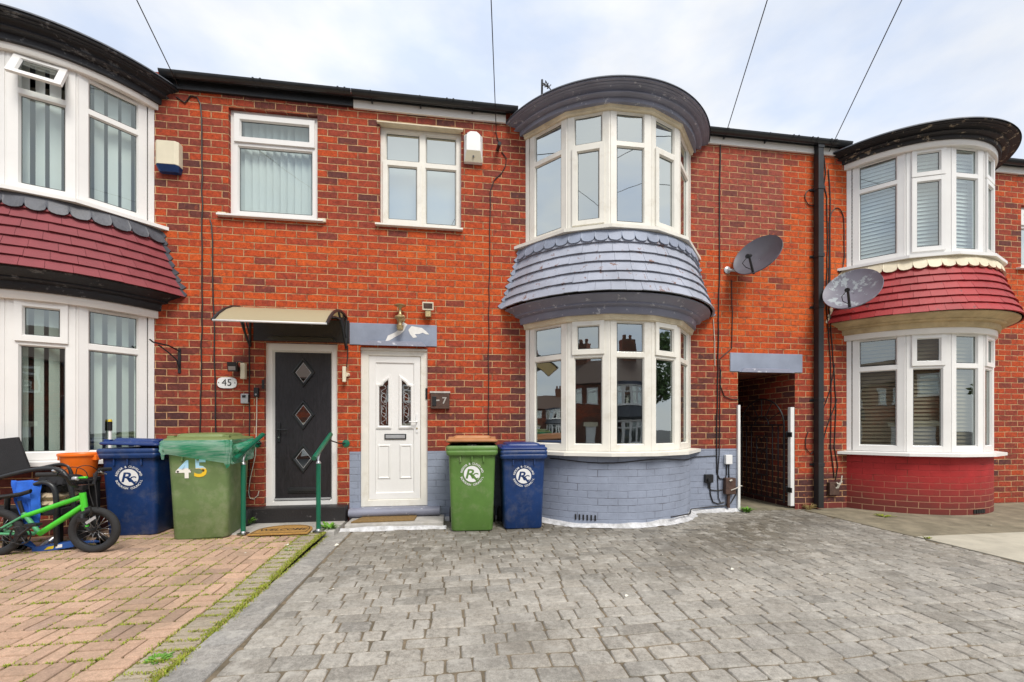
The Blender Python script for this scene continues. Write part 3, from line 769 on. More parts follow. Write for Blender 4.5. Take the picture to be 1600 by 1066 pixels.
P1=[(.06,.10),(.02,.04),(.05,-.01),(-.02,-.06),(-.10,-.10),(-.13,-.17),(-.08,-.16),(-.02,-.12),(.05,-.08),(.10,-.03),(.12,.02),(.14,.05),(.10,.07)]
P2=[(0,0),(.02,-.05),(.06,-.10),(.11,-.09),(.08,-.05),(.13,-.05),(.18,-.03),(.22,-.05),(.26,-.05),(.22,-.01),(.17,.03),(.10,.04),(.04,.05)]
blotch(b,P1[::-1],-.0145,-.735,2.44,1.0); blotch(b,P2[::-1],-.0145,-.585,2.42,1.0)
b.build('peeled_patch',M['peelwhite'],lB)
b=MB(); b.faces([(-1.07,-.012,2.275),(-.42,-.012,2.275),(-.36,-.012,2.215),(-1.16,-.012,2.215),(-1.07,-.05,2.262),(-.42,-.05,2.262),(-.36,-.06,2.208),(-1.16,-.06,2.208)],[(4,7,6,5),(0,4,5,1),(0,3,7,4),(1,5,6,2),(3,2,6,7)]); b.build('drip_hood',M['greytrim'],hB)
# white panel door
dr=MB(); x0,x1,z0,z1=-1.171,-.347,.190,2.190; y0=.040; W=x1-x0; H=z1-z0
Md=lambda u,w,v,x0=x0,y0=y0,z0=z0:(x0+u,y0-w,z0+v)
bx(dr,Md,0,.085,-.07,0,0,H); bx(dr,Md,W-.085,W,-.07,0,0,H); bx(dr,Md,.085,W-.085,-.07,-.001,H-.09,H); bx(dr,Md,.085,W-.085,-.07,-.001,0,.075)
ring(dr,Md,.085,W-.085,.075,H-.09,0,-.022,.012)
bx(dr,Md,-.0,W,.002,.020,H-.03,H)
doorB=dr.build('door_frame',M['upvc_old'],hB,bevel=.002)
u0,u1,v0,v1=.097,W-.097,.087,H-.102
gz0,gz1=1.02,1.60
def tall(ua,ub,flip):
    hi,lo=gz1,gz1-.085
    top=[(ub,hi if flip else lo),(ua,lo if flip else hi)]
    midz=(lo if True else 0)
    if flip: top=[(ub,hi),(ub-.045,hi-.035),((ua+ub)/2-.01,lo+.012),(ua,lo)]
    else: top=[(ub,lo),((ua+ub)/2+.01,lo+.012),(ua+.045,hi-.035),(ua,hi)]
    return [(ua,gz0),(ub,gz0)]+top
um=W/2; G=[tall(um-.195,um-.085,True),tall(um+.085,um+.195,False)]
sl=MB(); vs,fs=door_slab(u0+.075,u1-.075,v0+.075,v1-.075,G)
sl.faces([Md(u,-.028,v) for u,v in vs],fs)
bx(sl,Md,u0,u0+.075,-.05,-.012,v0,v1); bx(sl,Md,u1-.075,u1,-.05,-.012,v0,v1); bx(sl,Md,u0+.075,u1-.075,-.05,-.013,v0,v0+.075); bx(sl,Md,u0+.075,u1-.075,-.05,-.013,v1-.075,v1)
ring(sl,Md,u0+.075,u1-.075,v0+.075,v1-.075,-.013,-.028,.012)
dB=sl.build('door',M['upvc'],doorB,bevel=.002)
mo=MB(); gB=MB(); le=MB()
for gi,L in enumerate(G):
    c=Vector((sum(p[0] for p in L)/len(L),(gz0+gz1)/2))
    n=len(L)
    def off(d):
        out=[]
        for i in range(n):
            a=Vector(L[i-1]);b_=Vector(L[i]);c_=Vector(L[(i+1)%n]); e1=(b_-a).normalized(); e2=(c_-b_).normalized()
            n1=Vector((e1.y,-e1.x)); n2=Vector((e2.y,-e2.x)); m=(n1+n2).normalized(); k=d/max(.5,m.dot(n1)); out.append((b_.x+m.x*k,b_.y+m.y*k))
        return out
    pr=[(.042,-.0275),(.036,-.012),(.018,-.008),(.004,-.014),(0,-.030)]
    rr=[[Md(u,w,v) for u,v in off(d)] for d,w in pr]
    for r0,r1 in zip(rr[:-1],rr[1:]):
        for k in range(n): mo.poly([r0[k],r0[(k+1)%n],r1[(k+1)%n],r1[k]])
    gB.poly([Md(u,-.032,v) for u,v in L])
    # leaded scroll pattern
    uc=(L[0][0]+L[1][0])/2
    for q in range(5):
        zc=gz0+.06+q*.10; rr_=.032+.008*(q==2)
        le.tube([Md(uc+rr_*sin(a)*(1 if q%2 else -1)*.9,-.030,zc+.05*a/pi*1.0-.05+.0*a) for a in [pi*2*i/14 for i in range(15)]],.0028,4)
    le.tube([Md(uc-.034,-.030,gz0+.02),Md(uc-.034,-.030,gz1-.12)],.0022,4); le.tube([Md(uc+.034,-.030,gz0+.02),Md(uc+.034,-.030,gz1-.12)],.0022,4)
    for k in range(2):
        zc=1.20+k*.17
        le.tube([Md(uc+.03*cos(a),-.030,zc+.065*sin(a)) for a in [2*pi*i/14 for i in range(15)]],.0028,4)
mo.build('glazing_moulding',M['upvc'],doorB); gB.build('leaded_glass',[M['glass']],doorB); le.build('lead_scroll',M['silver'],doorB)
pn=MB()
for ua,ub in ((um-.215,um-.055),(um+.055,um+.215)):
    ring(pn,Md,ua,ub,.34,.78,-.027,-.016,.014); ring(pn,Md,ua+.014,ub-.014,.354,.766,-.016,-.026,.016)
    pn.poly([Md(ua+.03,-.026,.37),Md(ub-.03,-.026,.37),Md(ub-.03,-.026,.75),Md(ua+.03,-.026,.75)])
pn.build('raised_panel',M['upvc'],doorB)
h=MB(); bx(h,Md,um-.13,um+.14,-.027,-.014,.845,.915); h.build('letter_plate',M['blackgutter'],doorB,bevel=.004)
h=MB(); bx(h,Md,um-.115,um+.125,-.014,-.009,.858,.902); h.build('letter_flap',M['silver'],doorB,bevel=.003)
h=MB(); bx(h,Md,W-.150,W-.122,-.012,-.002,.93,1.17); h.tube([Md(W-.136,-.004,1.07),Md(W-.136,.035,1.07),Md(W-.23,.04,1.07)],.009,8); h.build('handle',M['white'],doorB,bevel=.003)
h=MB(); h.tube([Md(W-.136,-.004,.985),Md(W-.136,.006,.985)],.011,10); h.build('lock',M['brass'],doorB)
h=MB(); bx(h,Md,W-.028,W+.004,.001,.016,1.36,1.50); h.build('latch_cover',M['blackgutter'],doorB,bevel=.003)
b=MB(); b.tube([(-1.288,-.075,.135),(-.19,-.075,.135)],.052,10); b.box(-1.288,-.19,-.07,.05,.075,.186); b.build('threshold',M['greytrim'],hB)
b=MB(); b.box(-1.255,-.135,-.42,-.01,-.05,.075); b.build('doorstep',M['paleconc'],hB,bevel=.012)
b=MB(); b.box(3.842,4.978,-.012,.06,1.975,2.240); lp=b.build('passage_lintel',M['greypaint'],hB,bevel=.006)
b=MB(); b.faces([(4.05,-.012,2.025),(4.76,-.012,2.025),(4.82,-.012,1.972),(3.98,-.012,1.972),(4.05,-.04,2.012),(4.76,-.04,2.012),(4.82,-.05,1.965),(3.98,-.05,1.965)],[(4,7,6,5),(0,4,5,1),(0,3,7,4),(1,5,6,2),(3,2,6,7)]); b.build('passage_drip_hood',M['greytrim'],hB)
b=MB(); a=-.30
for k in range(6):
    t=-.50+k*.035; px=CB+(RB+.004)*sin(t); py=YC-(RB+.004)*cos(t)
    b.box(px-.008,px+.008,py-.006,py+.01,.075,.14)
b.build('air_brick',M['black'],hB)

# ================================================================== house C (right)
hC=thing('terraced_house','orange brick terraced house with bright red painted bay tiles and base','house',(8.2,0,0))
W3=(8.83,9.84,3.70,4.68)
holesC=[(CC-HW,CC+HW,-.1,5.2,0),(*W3,.09)]
wall_mesh(XB1,XC1,-.1,5.36,holesC,None,lambda x,z:1 if (z<.085 and x<5.72) else 0,zs=(.085,)).build('wall',[M['brick'],M['redbrick']],hC)
shell(hC,XB1,XC1); roof(hC,XB1,XC1)
bay_window(hC,CC,3.53,5.02,4.60,[('f','f'),('s','s'),('f','f'),('s','s'),('f','f')],M['glass_slat'],blind=(.05,'blind'),band=(4.965,5.07,'flat','fascia'))
bay_window(hC,CC,.85,2.49,2.02,KL,M['glass_lo'],blind=(.05,'blindbrown'),band=(2.45,2.54,'flat','fascia'))
bay_base(hC,CC,.82,'redbrick')
tile_skirt(hC,CC,3.44,2.70,7,'redpaint','cream','cream',.17,.004,9)
cornice(hC,CC,prof_low(2.53,2.70),'tan')
cornice(hC,CC,prof_top(5.04,5.180),'wornblack',(.24,5.192))
for a,c in ((XB1+.002,5.56),(8.22,XC1)):
    b=MB(); b.box(a,c,-.03,-.002,5.15,5.272); b.build('fascia_board',M['fascia'],hC,bevel=.003)
    b=MB(); b.box(a,c,-.05,-.032,5.245,5.285); b.build('eaves_board',M['blackgutter'],hC)
gutter(hC,XB1,5.66,[],[5.05,5.35]); gutter(hC,8.1,XC1,[9.0,10.0,11.0],[9.6])
flat_window(hC,*W3,lay_far,'upvc',(8.73,9.94),'glass','plain')
b=MB()
for k in range(5):
    t=.06+k*.035; px=CC+(RB+.004)*sin(t); py=YC-(RB+.004)*cos(t)
    b.box(px-.018,px+.012,py-.006,py+.01,.02,.075)
b.build('air_brick',M['black'],hC)
# ------------------------------------------------------------------ camera model (used to turn photo measurements into metres)
FPX,YAW,HZ,CD,CHT=650.0,R(7.8),665.0,5.40,1.212
def at(px,py,Y=0.0):
    x=(px-800)/FPX; s_,c_=sin(YAW),cos(YAW)
    r=(c_*x+s_,-s_*x+c_,(HZ-py)/FPX); t=(Y+CD)/r[1]
    return Vector((r[0]*t,Y,CHT+r[2]*t))

# ================================================================== ground
def gz(x,y):
    if x>-1.39: return 0.0
    t=max(0,min(1,(y+2.4)/1.3)); return (.042+.036*max(0,min(1,(-2.5-x)/.8)))*t*t*(3-2*t)
def terr(y):
    if y>-6.5: return 0
    t=min(1,(-6.5-y)/12.0); return -.95*t*t*(3-2*t)
g=MB(); xs=[-160,-60,-25,-9,-3,3,9,25,60,160]; ys=[-160,-60,-24,-20,-18.5,-16.5,-14.5,-12.5,-10.5,-8.5,-6.5,-5,-2,8,60]
V=[(x,y,terr(y)-.06) for y in ys for x in xs]; nx=len(xs)
g.faces(V,[(j*nx+i,j*nx+i+1,(j+1)*nx+i+1,(j+1)*nx+i) for j in range(len(ys)-1) for i in range(nx-1)],0,True)
struct(g.build('ground',M['asphalt']))
def toneof(base,var,rnd):
    k=1+rnd.uniform(-var,var); h=rnd.uniform(-.012,.012)
    return (base[0]*k*(1+h),base[1]*k,base[2]*k*(1-h))
def slab(mb,pts,zt,h,ins,tone,zf=None,rndz=0):
    # a stone: rounded top edge; pts counter-clockwise
    n=len(pts); c=Vector((sum(p[0] for p in pts)/n,sum(p[1] for p in pts)/n))
    zf=zf or (lambda x,y:0)
    A=[(x,y,zf(x,y)+zt-h) for x,y in pts]; B=[];D=[]
    for x,y in pts:
        v=Vector((x,y))-c; l=v.length; q=c+v*(1-ins*.45/l); B.append((q.x,q.y,zf(q.x,q.y)+zt-h*.28+rndz))
        q=c+v*(1-ins/l); D.append((q.x,q.y,zf(q.x,q.y)+zt+rndz))
    mb.faces(A+B+D,[(i,(i+1)%n,n+(i+1)%n,n+i) for i in range(n)]+[(n+i,n+(i+1)%n,2*n+(i+1)%n,2*n+i) for i in range(n)],0,True,tone=tone)
    mb.faces(D,[tuple(range(n))],0,True,tone=tone)
def rrect(x0,x1,y0,y1,r,rnd,j):
    J=lambda:rnd.uniform(-j,j)
    c=[(x0+J(),y0+J()),(x1+J(),y0+J()),(x1+J(),y1+J()),(x0+J(),y1+J())]
    out=[]
    for k in range(4):
        p=Vector(c[k]); a=Vector(c[k-1]); b=Vector(c[(k+1)%4])
        r_=r*rnd.uniform(.5,1.5); da=(a-p); db=(b-p)
        out.append(tuple(p+da.normalized()*min(r_,da.length*.4))); out.append(tuple(p+db.normalized()*min(r_,db.length*.4)))
    return out
# imprinted concrete drive
rnd=random.Random(11)
dj=MB(); dj.poly([(-1.40,-6.2,-.004),(4.95,-6.2,-.004),(4.95,-.0,-.004),(-1.40,-.0,-.004)])
dj.poly([(3.967,0,-.004),(4.866,0,-.004),(4.866,4.5,-.004),(3.967,4.5,-.004)])
dv=MB(); y=-5.9; hstone=.014
def wav(x,y): return .010*sin(x*2.3+y*3.1)+.007*sin(x*5.1-y*4.0)
def inbay(x,y): return (x-CB)**2+(y-YC)**2<(RB+.05)**2
while y<-.04:
    hgt=rnd.uniform(.104,.136); 
    x=-1.165+rnd.uniform(0,.02)
    while x<4.93:
        w=rnd.choice([.10,.12,.14,.17,.19,.20,.22,.24])*rnd.uniform(.92,1.08)
        x1=min(x+w,4.935)
        if x1-x>.05:
            cx,cy=(x+x1)/2,y+hgt/2
            if not inbay(cx,cy) and cy<-.02:
                gp=.0026
                q=rrect(x+gp,x1-gp,y+.0050,y+hgt-.0050,.010,rnd,.0050)
                q=[(a,b+wav(a,b)) for a,b in q]
                wear=.4+.4*sin(cx*1.1+1.2)*sin(cy*1.3+.4)
                tn=toneof((.35,.327,.287),.12,rnd)
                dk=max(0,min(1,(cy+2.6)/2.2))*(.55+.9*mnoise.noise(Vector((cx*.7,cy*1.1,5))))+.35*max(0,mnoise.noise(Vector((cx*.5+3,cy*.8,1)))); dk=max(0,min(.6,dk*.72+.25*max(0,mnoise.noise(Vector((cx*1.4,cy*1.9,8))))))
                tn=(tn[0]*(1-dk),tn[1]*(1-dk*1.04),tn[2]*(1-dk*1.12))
                if rnd.random()<.08: tn=tuple(v*.78 for v in tn)
                if rnd.random()<.06: tn=(tn[0]*.96,tn[1]*.97,tn[2]*.99)
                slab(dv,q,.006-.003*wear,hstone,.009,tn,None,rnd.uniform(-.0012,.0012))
        x=x1
    y+=hgt
y=-6.0
while y<-.36:   # smooth border course
    L=rnd.uniform(.17,.20)
    slab(dv,[(-1.392,y+.003),(-1.178,y+.003),(-1.178,y+L-.003),(-1.392,y+L-.003)],.006,.010,.004,toneof((.30,.287,.265),.12,rnd))
    y+=L
struct(dj.build('driveway_joints',M['joint'])); struct(dv.build('driveway',M['sett'],dd=False))
# red block paving, basket weave, with a greyer edge course
pj=MB(); n=22
for i in range(n):
    ya=-6.2+6.2*i/n; yb=-6.2+6.2*(i+1)/n
    pj.poly([(-12,ya,gz(-2,ya)-.006),(-1.402,ya,gz(-2,ya)-.006),(-1.402,yb,gz(-2,yb)-.006),(-12,yb,gz(-2,yb)-.006)],0,None,True)
pv=MB(); rnd=random.Random(5); c=.202
for i in range(36):
    for j in range(30):
        x1=-1.615-i*c; x0=x1-c; y1=-.36-j*c; y0=y1-c
        if (x0+x1)/2<-8.4: continue
        if -5.9<CA+HW and ((x0+x1)/2-CA)**2+((y0+y1)/2-YC)**2<(RB+.02)**2: continue
        for k in range(2):
            gp=.0056
            if (i+j)%2: q=(x0+gp,x1-gp,y0+c/2*k+gp,y0+c/2*(k+1)-gp)
            else: q=(x0+c/2*k+gp,x0+c/2*(k+1)-gp,y0+gp,y1-gp)
            tn=toneof((.505,.338,.240),.12,rnd)
            if rnd.random()<.12: tn=(tn[0]*.8,tn[1]*.82,tn[2]*.86)
            slab(pv,rrect(*q,.003,rnd,.0018),.006,.010,.004,tn,gz,rnd.uniform(-.0015,.0015))
y=-6.0
while y<-.45:
    slab(pv,rrect(-1.607,-1.410,y+.0055,y+.0985,.003,rnd,.002),.006,.010,.004,toneof((.38,.325,.25),.13,rnd),gz,rnd.uniform(-.001,.001)); y+=.104
struct(pj.build('paving_joints',M['mossjoint'])); struct(pv.build('brick_paving',M['paver'],dd=False))
# aprons, path, mortar fillet
a=MB(); 
for x0,x1,y0,z in ((-3.0,-1.312,-.62,.060),): a.box(x0,x1,y0,-.0,-.05,z)
struct(a.build('concrete_apron',M['paleconc'],bevel=.012))
a=MB(); a.box(4.956,13,-1.52,-.002,-.055,.004); struct(a.build('path',M['mossconc'],bevel=.003))
a=MB(); a.box(4.956,13,-6.2,-1.524,-.055,.010); struct(a.build('path',M['concrete'],bevel=.003))
a=MB(); a.box(3.972,4.862,.002,4.48,-.05,.012); struct(a.build('path',M['mossconc']))
def fillet(path,name,wid,hgt,seed):
    rnd=random.Random(seed); mb=MB(); V=[];k=5
    for i,(x,y) in enumerate(path):
        p=Vector((x,y)); d=(Vector(path[min(i+1,len(path)-1)])-Vector(path[max(i-1,0)])).normalized(); n=Vector((d.y,-d.x))
        w=wid*(.8+.5*mnoise.noise(Vector((x*4,y*4,seed)))+.25*mnoise.noise(Vector((x*13,y*13,seed)))); h=hgt*(.85+.5*mnoise.noise(Vector((x*3,seed,y*3))))
        for q,zz in ((-.01,h),(.012,h*.93),(w*.35,h*.45),(w*.75,h*.16),(w,.0045)):
            V.append((p.x+n.x*q,p.y+n.y*q,zz+.004*mnoise.noise(Vector((x*20+q*30,y*20,1)))))
    mb.faces(V,[(i*k+j,i*k+j+1,(i+1)*k+j+1,(i+1)*k+j) for i in range(len(path)-1) for j in range(k-1)],0,True)
    return struct(mb.build(name,M['mortarwhite']))
path=[(-.13+1.04*i/20,0) for i in range(21)]+[(CB+RB*sin(t),YC-RB*cos(t)) for t in [math.asin(HW/RB)*(-1+2*i/60) for i in range(1,60)]]+[(3.25+.71*i/14,0) for i in range(15)]
fillet(path,'mortar_fillet',.11,.062,3)
a=[( -1.30+1.2*i/24,-.42) for i in range(25)]
fillet(a,'mortar_fillet',.07,.05,8)

# moss and grass in the paving joints, one mass
rnd=random.Random(21); ms=MB()
def blade(mb,x,y,z,h,w,ang,lean,m=0):
    dx,dy=cos(ang),sin(ang); px,py=-dy*w,dx*w
    mb.faces([(x-px,y-py,z),(x+px,y+py,z),(x+px*.6+dx*lean*.5,y+py*.6+dy*lean*.5,z+h*.65),(x-px*.6+dx*lean*.5,y-py*.6+dy*lean*.5,z+h*.65),(x+dx*lean,y+dy*lean,z+h)],[(0,1,2,3),(3,2,4)],m)
def tuft(x,y,n,hm,sp):
    for _ in range(n):
        xx=x+rnd.gauss(0,sp); yy=y+rnd.gauss(0,sp)
        blade(ms,xx,yy,gz(xx,yy),rnd.uniform(.3,1)*hm,rnd.uniform(.0018,.0042),rnd.uniform(0,6.28),rnd.uniform(0,.02),0 if rnd.random()<.85 else 1)
for i in range(2100):
    y=rnd.uniform(-5.2,-.5); x=-1.408+rnd.gauss(0,.014)
    if mnoise.noise(Vector((1.5,y*3.1,0)))>-.3: tuft(x,y,6,.022,.012)
for i in range(420):
    y=rnd.uniform(-5.2,-.5); x=-1.612+rnd.gauss(0,.008)
    if mnoise.noise(Vector((7.5,y*2.3,0)))>-.2: tuft(x,y,5,.018,.010)
for i in range(2200):
    k=rnd.randrange(0,54); y=-.45-.104*k; x=rnd.uniform(-1.61,-1.40)
    if mnoise.noise(Vector((x*2,y*1.7,3)))>-.4: tuft(x,y,6,.018,.008)
for i in range(15000):
    if rnd.random()<.65:
        j=rnd.randrange(0,30); y=-.36-j*c; x=rnd.uniform(-6.5,-1.62)
    else:
        x=-1.615-rnd.randrange(0,36)*c; y=rnd.uniform(-5.0,-.4)
    if mnoise.noise(Vector((x*1.4,y*1.4,9)))+.5*mnoise.noise(Vector((x*4,y*4,2)))>-.30: tuft(x,y,7,.017,.007)
mo=ms.build('moss',[M['moss'],M['drygrass']],dd=False); mo['kind']='stuff'; tag(mo,'short green moss and grass growing in the joints of the red block paving','moss')

# ================================================================== wheelie bins
def rr(w,d,r,z,yc=0,n=4):
    out=[]
    for cx,cy,a0 in ((w/2-r,d/2-r,0),(-w/2+r,d/2-r,90),(-w/2+r,-d/2+r,180),(w/2-r,-d/2+r,270)):
        for k in range(n+1):
            a=R(a0+90*k/n); out.append((cx+r*cos(a),yc+cy+r*sin(a),z))
    return out
def make_bin(label,loc,rz,sc,body,lidm,emblem=None,lid='closed',inkm=None):
    t=thing('wheelie_bin',label,'wheelie bin',loc,rz,'wheelie bins in front of the houses',local=True); t.scale=(sc,sc,sc)
    b=MB()
    b.loft([rr(.455,.50,.045,.015,.02),rr(.475,.52,.05,.03,.02),rr(.50,.56,.05,.45,.02),rr(.525,.615,.05,.86,.02),rr(.535,.625,.05,.885,.02)],0,True,True,False)
    # ribs near the base and a moulded waist line
    body_o=b.build('body',body,t)
    rm=MB()
    rm.loft([rr(.535,.63,.05,.870,.02),rr(.565,.68,.045,.880,.02),rr(.580,.70,.04,.905,.02),rr(.580,.70,.04,.925,.02),rr(.572,.69,.04,.932,.02),rr(.576,.70,.04,.940,.02),rr(.58,.705,.04,.965,.02),rr(.56,.68,.04,.985,.02),rr(.52,.64,.04,.975,.02),rr(.50,.60,.04,.90,.02)],0,True,False,False)
    rm.build('rim',body,t,bevel=0)
    b=MB()
    b.box(-.24,.24,.30,.34,.86,.93); b.build('rear_flange',body,t,bevel=.003)
    for xx in (-.13,0,.13):
        b=MB(); b.box(xx-.008,xx+.008,-.305,-.285,.80,.88); b.build('gusset',body,t,bevel=.003)
    l=MB(); 
    l.loft([rr(.575,.695,.05,.0,0),rr(.585,.705,.05,.012,0),rr(.580,.70,.05,.026,0),rr(.52,.64,.06,.042,0),rr(.44,.52,.05,.048,0),rr(.42,.50,.05,.072,0),rr(.38,.46,.06,.080,0),rr(.20,.26,.06,.085,0)],0,True,True,True)
    l.box(-.28,-.18,.30,.385,-.01,.035); l.box(.18,.28,.30,.385,-.01,.035); l.box(-.27,.27,.385,.415,-.005,.025)
    for sx in (-1,1): l.box(sx*.235-.03,sx*.235+.03,-.30,-.24,.03,.062)
    Ml=Matrix.Translation((0,.02,.985))
    if lid=='open': Ml=Matrix.Translation((0,.38,.975))@Matrix.Rotation(R(-3.6),4,'X')@Matrix.Translation((0,-.36,.008))
    if lid=='ajar': Ml=Matrix.Translation((.02,.38,.975))@Matrix.Rotation(R(-3.0),4,'X')@Matrix.Rotation(R(2.0),4,'Y')@Matrix.Translation((0,-.36,.006))
    l.xform(Ml); l.build('lid',lidm,t,bevel=.006)
    if lid=='open':
        k=MB()
        for x,w,mm in ((-.16,.09,0),(-.02,.06,1),(.08,.12,2),(-.23,.05,1)): 
            k.loft([rr(w,.3,.02,.93,-.12),rr(w*1.05,.36,.02,.985,-.12),rr(w*.9,.34,.02,1.0,-.12)],mm)
        k.build('contents',[M['railgreen'],M['paleconc'],M['black']],t)
    for sx in (-1,1):
        w=MB(); w.lathe([(.03,-.028),(.085,-.03),(.10,-.018),(.10,.018),(.085,.03),(.03,.028)],(sx*.255,.27,.10),22,0,'x'); w.build('wheel',M['rubber'],t)
    w=MB(); w.tube([(-.25,.27,.10),(.25,.27,.10)],.012,8); w.build('axle',M['blackmetal'],t)
    if emblem:
        # the front face leans: y as a function of height
        def fy(z): return (-.24-(z-.03)/.83*.0475)-.002 if z<.86 else -.29
        zc=.665
        e=MB()
        n=40
        e.poly([( .092*cos(2*pi*k/n),fy(zc+.092*sin(2*pi*k/n)),zc+.092*sin(2*pi*k/n)) for k in range(n)],0)
        P=lambda x,z,o=.0012:(x,fy(zc+z)-o,zc+z)
        add_text(e,'R',.150,lambda x,y:P(x*1.18-.018+.25*y,y-.004),1,True)
        add_text(e,'C',.098,lambda x,y:P(x*1.0+.040,y-.028,.0018),1,True)
        e.poly([P(*p) for p in ((-.02,-.002),(.012,-.002),(.075,-.078),(.045,-.078))],1)
        for txt,a0,da,rad,flip in (('REDCAR & CLEVELAND',168,-156/17,.118,False),('BOROUGH COUNCIL',198,144/14,.124,True)):
            for i,ch in enumerate(txt):
                if ch==' ': continue
                a=R(a0+da*i)
                rot=(a-pi/2) if not flip else (a+pi/2)
                ca,sa=cos(rot),sin(rot)
                add_text(e,ch,.032,lambda x,y:P(rad*cos(a)+x*ca-y*sa,rad*sin(a)+x*sa+y*ca,.0),0,True)
        e.build('emblem',[M['white'],body],t)
    return t
g0=.03
bin1=make_bin('dark blue wheelie bin beside the black cloth and orange bucket',(-3.305,-.415,.068),R(3),.925,M['blue'],M['bluelid'],True,'ajar')
bin2=make_bin('green wheelie bin with number stickers and a green bag under its lid',(-2.60,-.53,.043),R(7),1.02,M['greenold'],M['greenlid_old'],False,'closed')
bin3=make_bin('green wheelie bin with a brown lid propped up by rubbish',(.205,-.415,0),R(-3),1.0,M['green'],M['brownlid'],True,'open')
bin4=make_bin('dark blue wheelie bin under the left end of the grey bay window',(.795,-.40,0),R(-2),.945,M['blue'],M['bluelid'],True,'closed')
s=MB()
fy=lambda z:(-.24-(z-.03)/.83*.0475)-.0025
def stk(txt,x0,zc,sz,mat):
    s=MB(); add_text(s,txt,sz,lambda x,y:(x0+x*1.05,fy(zc+y),zc+y),0,True); s.build('number_sticker',mat,bin2)
stk('4',-.125,.705,.245,M['stick4']); stk('5',.020,.715,.245,M['stick5'])
# bag draped round the rim
bg=MB(); rings=[]
rnd=random.Random(3)
for k,(z,o) in enumerate(((1.0,-.012),(1.002,.008),(.985,.018),(.955,.022),(.915,.022),(.875,.012),(.84,.006))):
    base=rr(.58,.705,.05,z,.02,7); ring_=[]
    N=len(base)
    for i,(x,y,zz) in enumerate(base):
        v=Vector((x,y-.02)); l=v.length; fold=.010*sin(i*2.1+k*.9)+.014*mnoise.noise(Vector((i*.7,k*1.1,4)))
        sag=0
        if k>=4:
            sag=(k-3)*(.010*sin(i*.9)+.012*mnoise.noise(Vector((i*.35,k*.3,1))))
            sag-= (k-3)*.030*max(0,(x/.29)*.5+.5)*(1 if y<0 else .7)
        sc=(l+o+fold*min(1,k/2))/l
        ring_.append((v.x*sc,v.y*sc+.02,zz+sag+.012*mnoise.noise(Vector((x*9,y*9,k*2.2)))*min(1,k/3)))
    rings.append(ring_)
bg.loft(rings,0,True,False,False)
bag=thing('bin_bag','translucent green plastic bag hanging over the rim of the stickered bin','bag',bin2.location,R(7),None,True); bag.scale=(1.02,)*3
bg.build('plastic_film',M['bag'],bag)
tw=MB(); tw.tube([(.28,-.20,.90),(.34,-.26,.93),(.40,-.22,.96),(.42,-.10,1.0)],[.05,.035,.028,.012],8); tw.build('twisted_corner',M['bag'],bag)

# ================================================================== handrails, mats
def rail(label,px,y0,y1,zt,zb,py,zpost):
    t=thing('handrail',label,'handrail',(px,py,.06),0,'green handrails each side of the black door')
    m=MB(); m.tube([(px,y0,zb),(px,y1,zt)],.026,14); m.build('grip_rail',M['railgreen'],t)
    m=MB(); m.tube([(px,py,.06),(px,py,zpost)],.024,12); m.build('post',M['railgreen'],t)
    m=MB(); m.tube([(px,py,zpost-.004),(px,py,zpost+.05),(px,py+.03,zpost+.10)],.011,8); m.lathe([(.0,.0),(.026,.0),(.026,.012),(.014,.03)],(px,py,zpost-.004),14); m.build('post_head',M['steel'],t)
    m=MB(); m.lathe([(.0,0),(.06,0),(.06,.006),(.03,.014),(.024,.03)],(px,py,.058),18); m.build('base_plate',M['steel'],t)
    zz=zb+(zt-zb)*((y1-.10)-y0)/(y1-y0)
    sd=1 if 'right' in label else -1
    m=MB(); m.tube([(px,y1-.10,zz-.02),(px+.06*sd,-.06,zz-.07),(px+.135*sd,-.012,zz-.075)],.008,8); m.build('bracket',M['blackmetal'],t)
    m=MB(); m.lathe([(0,.0),(.045,.0),(.045,.012),(.02,.02),(0,.02)],(px+.135*sd,-.001,zz-.075),16,0,'y'); m.build('wall_flange',M['railgreen'],t)
    return t
rail('green metal handrail right of the black door on a slim post',-1.475,-.77,-.17,1.105,.865,-.62,.80)
rail('green metal handrail left of the black door by the bagged bin',-2.235,-.80,-.17,1.105,.865,-.62,.80)
m=MB(); x0,x1,y0,y1=-2.15,-1.55,-.74,-.34; z=.0625
def matring(ins,z):
    pts=[]; n=28; cx=(x0+x1)/2
    for k in range(n+1):
        a=pi*k/n; pts.append((cx+(x1-x0-2*ins)/2*cos(a)*(1),y0+ins+(y1-y0-2*ins)*(max(0,sin(a))**.55),z))
    return pts
m.loft([matring(0,z),matring(0,z+.012),matring(.008,z+.016)],0,False,True,True)
mt=m.build('door_mat',M['coir'],base=(-1.85,-.54,.0625)); tag(mt,'tan half-round coir doormat reading WELCOME before the black door','doormat')
m=MB(); q0=matring(.025,z+.0175); q1=matring(.036,z+.0175)
for i in range(len(q0)): 
    j=(i+1)%len(q0); m.poly([q0[i],q0[j],q1[j],q1[i]])
add_text(m,'WELCOME',.095,lambda x,y:(-1.85+x*1.05,-.575+y*1.3,z+.0175),0,True); m.build('lettering',M['coirdark'],mt)
m=MB(); rnd=random.Random(2)
q=[(-1.20,-.36),(-.48,-.33),(-.47,-.10),(-1.12,-.09)]
m.faces([(x,y,.078) for x,y in q]+[(x,y,.094) for x,y in q],[(0,1,5,4),(1,2,6,5),(2,3,7,6),(3,0,4,7),(4,5,6,7)])
mt=m.build('door_mat',M['coirbrown'],base=(-.85,-.22,.078),bevel=.005); tag(mt,'plain brown coir doormat on the step of the white door','doormat')

# ================================================================== things fixed to the wall
def boxthing(name,label,cat,x0,x1,y0,y1,z0,z1,mat,bev=.004,group=None):
    b=MB(); b.box(x0,x1,y0,y1,z0,z1); o=b.build(name,mat,base=((x0+x1)/2,y1,(z0+z1)/2),bevel=bev); return tag(o,label,cat,group)
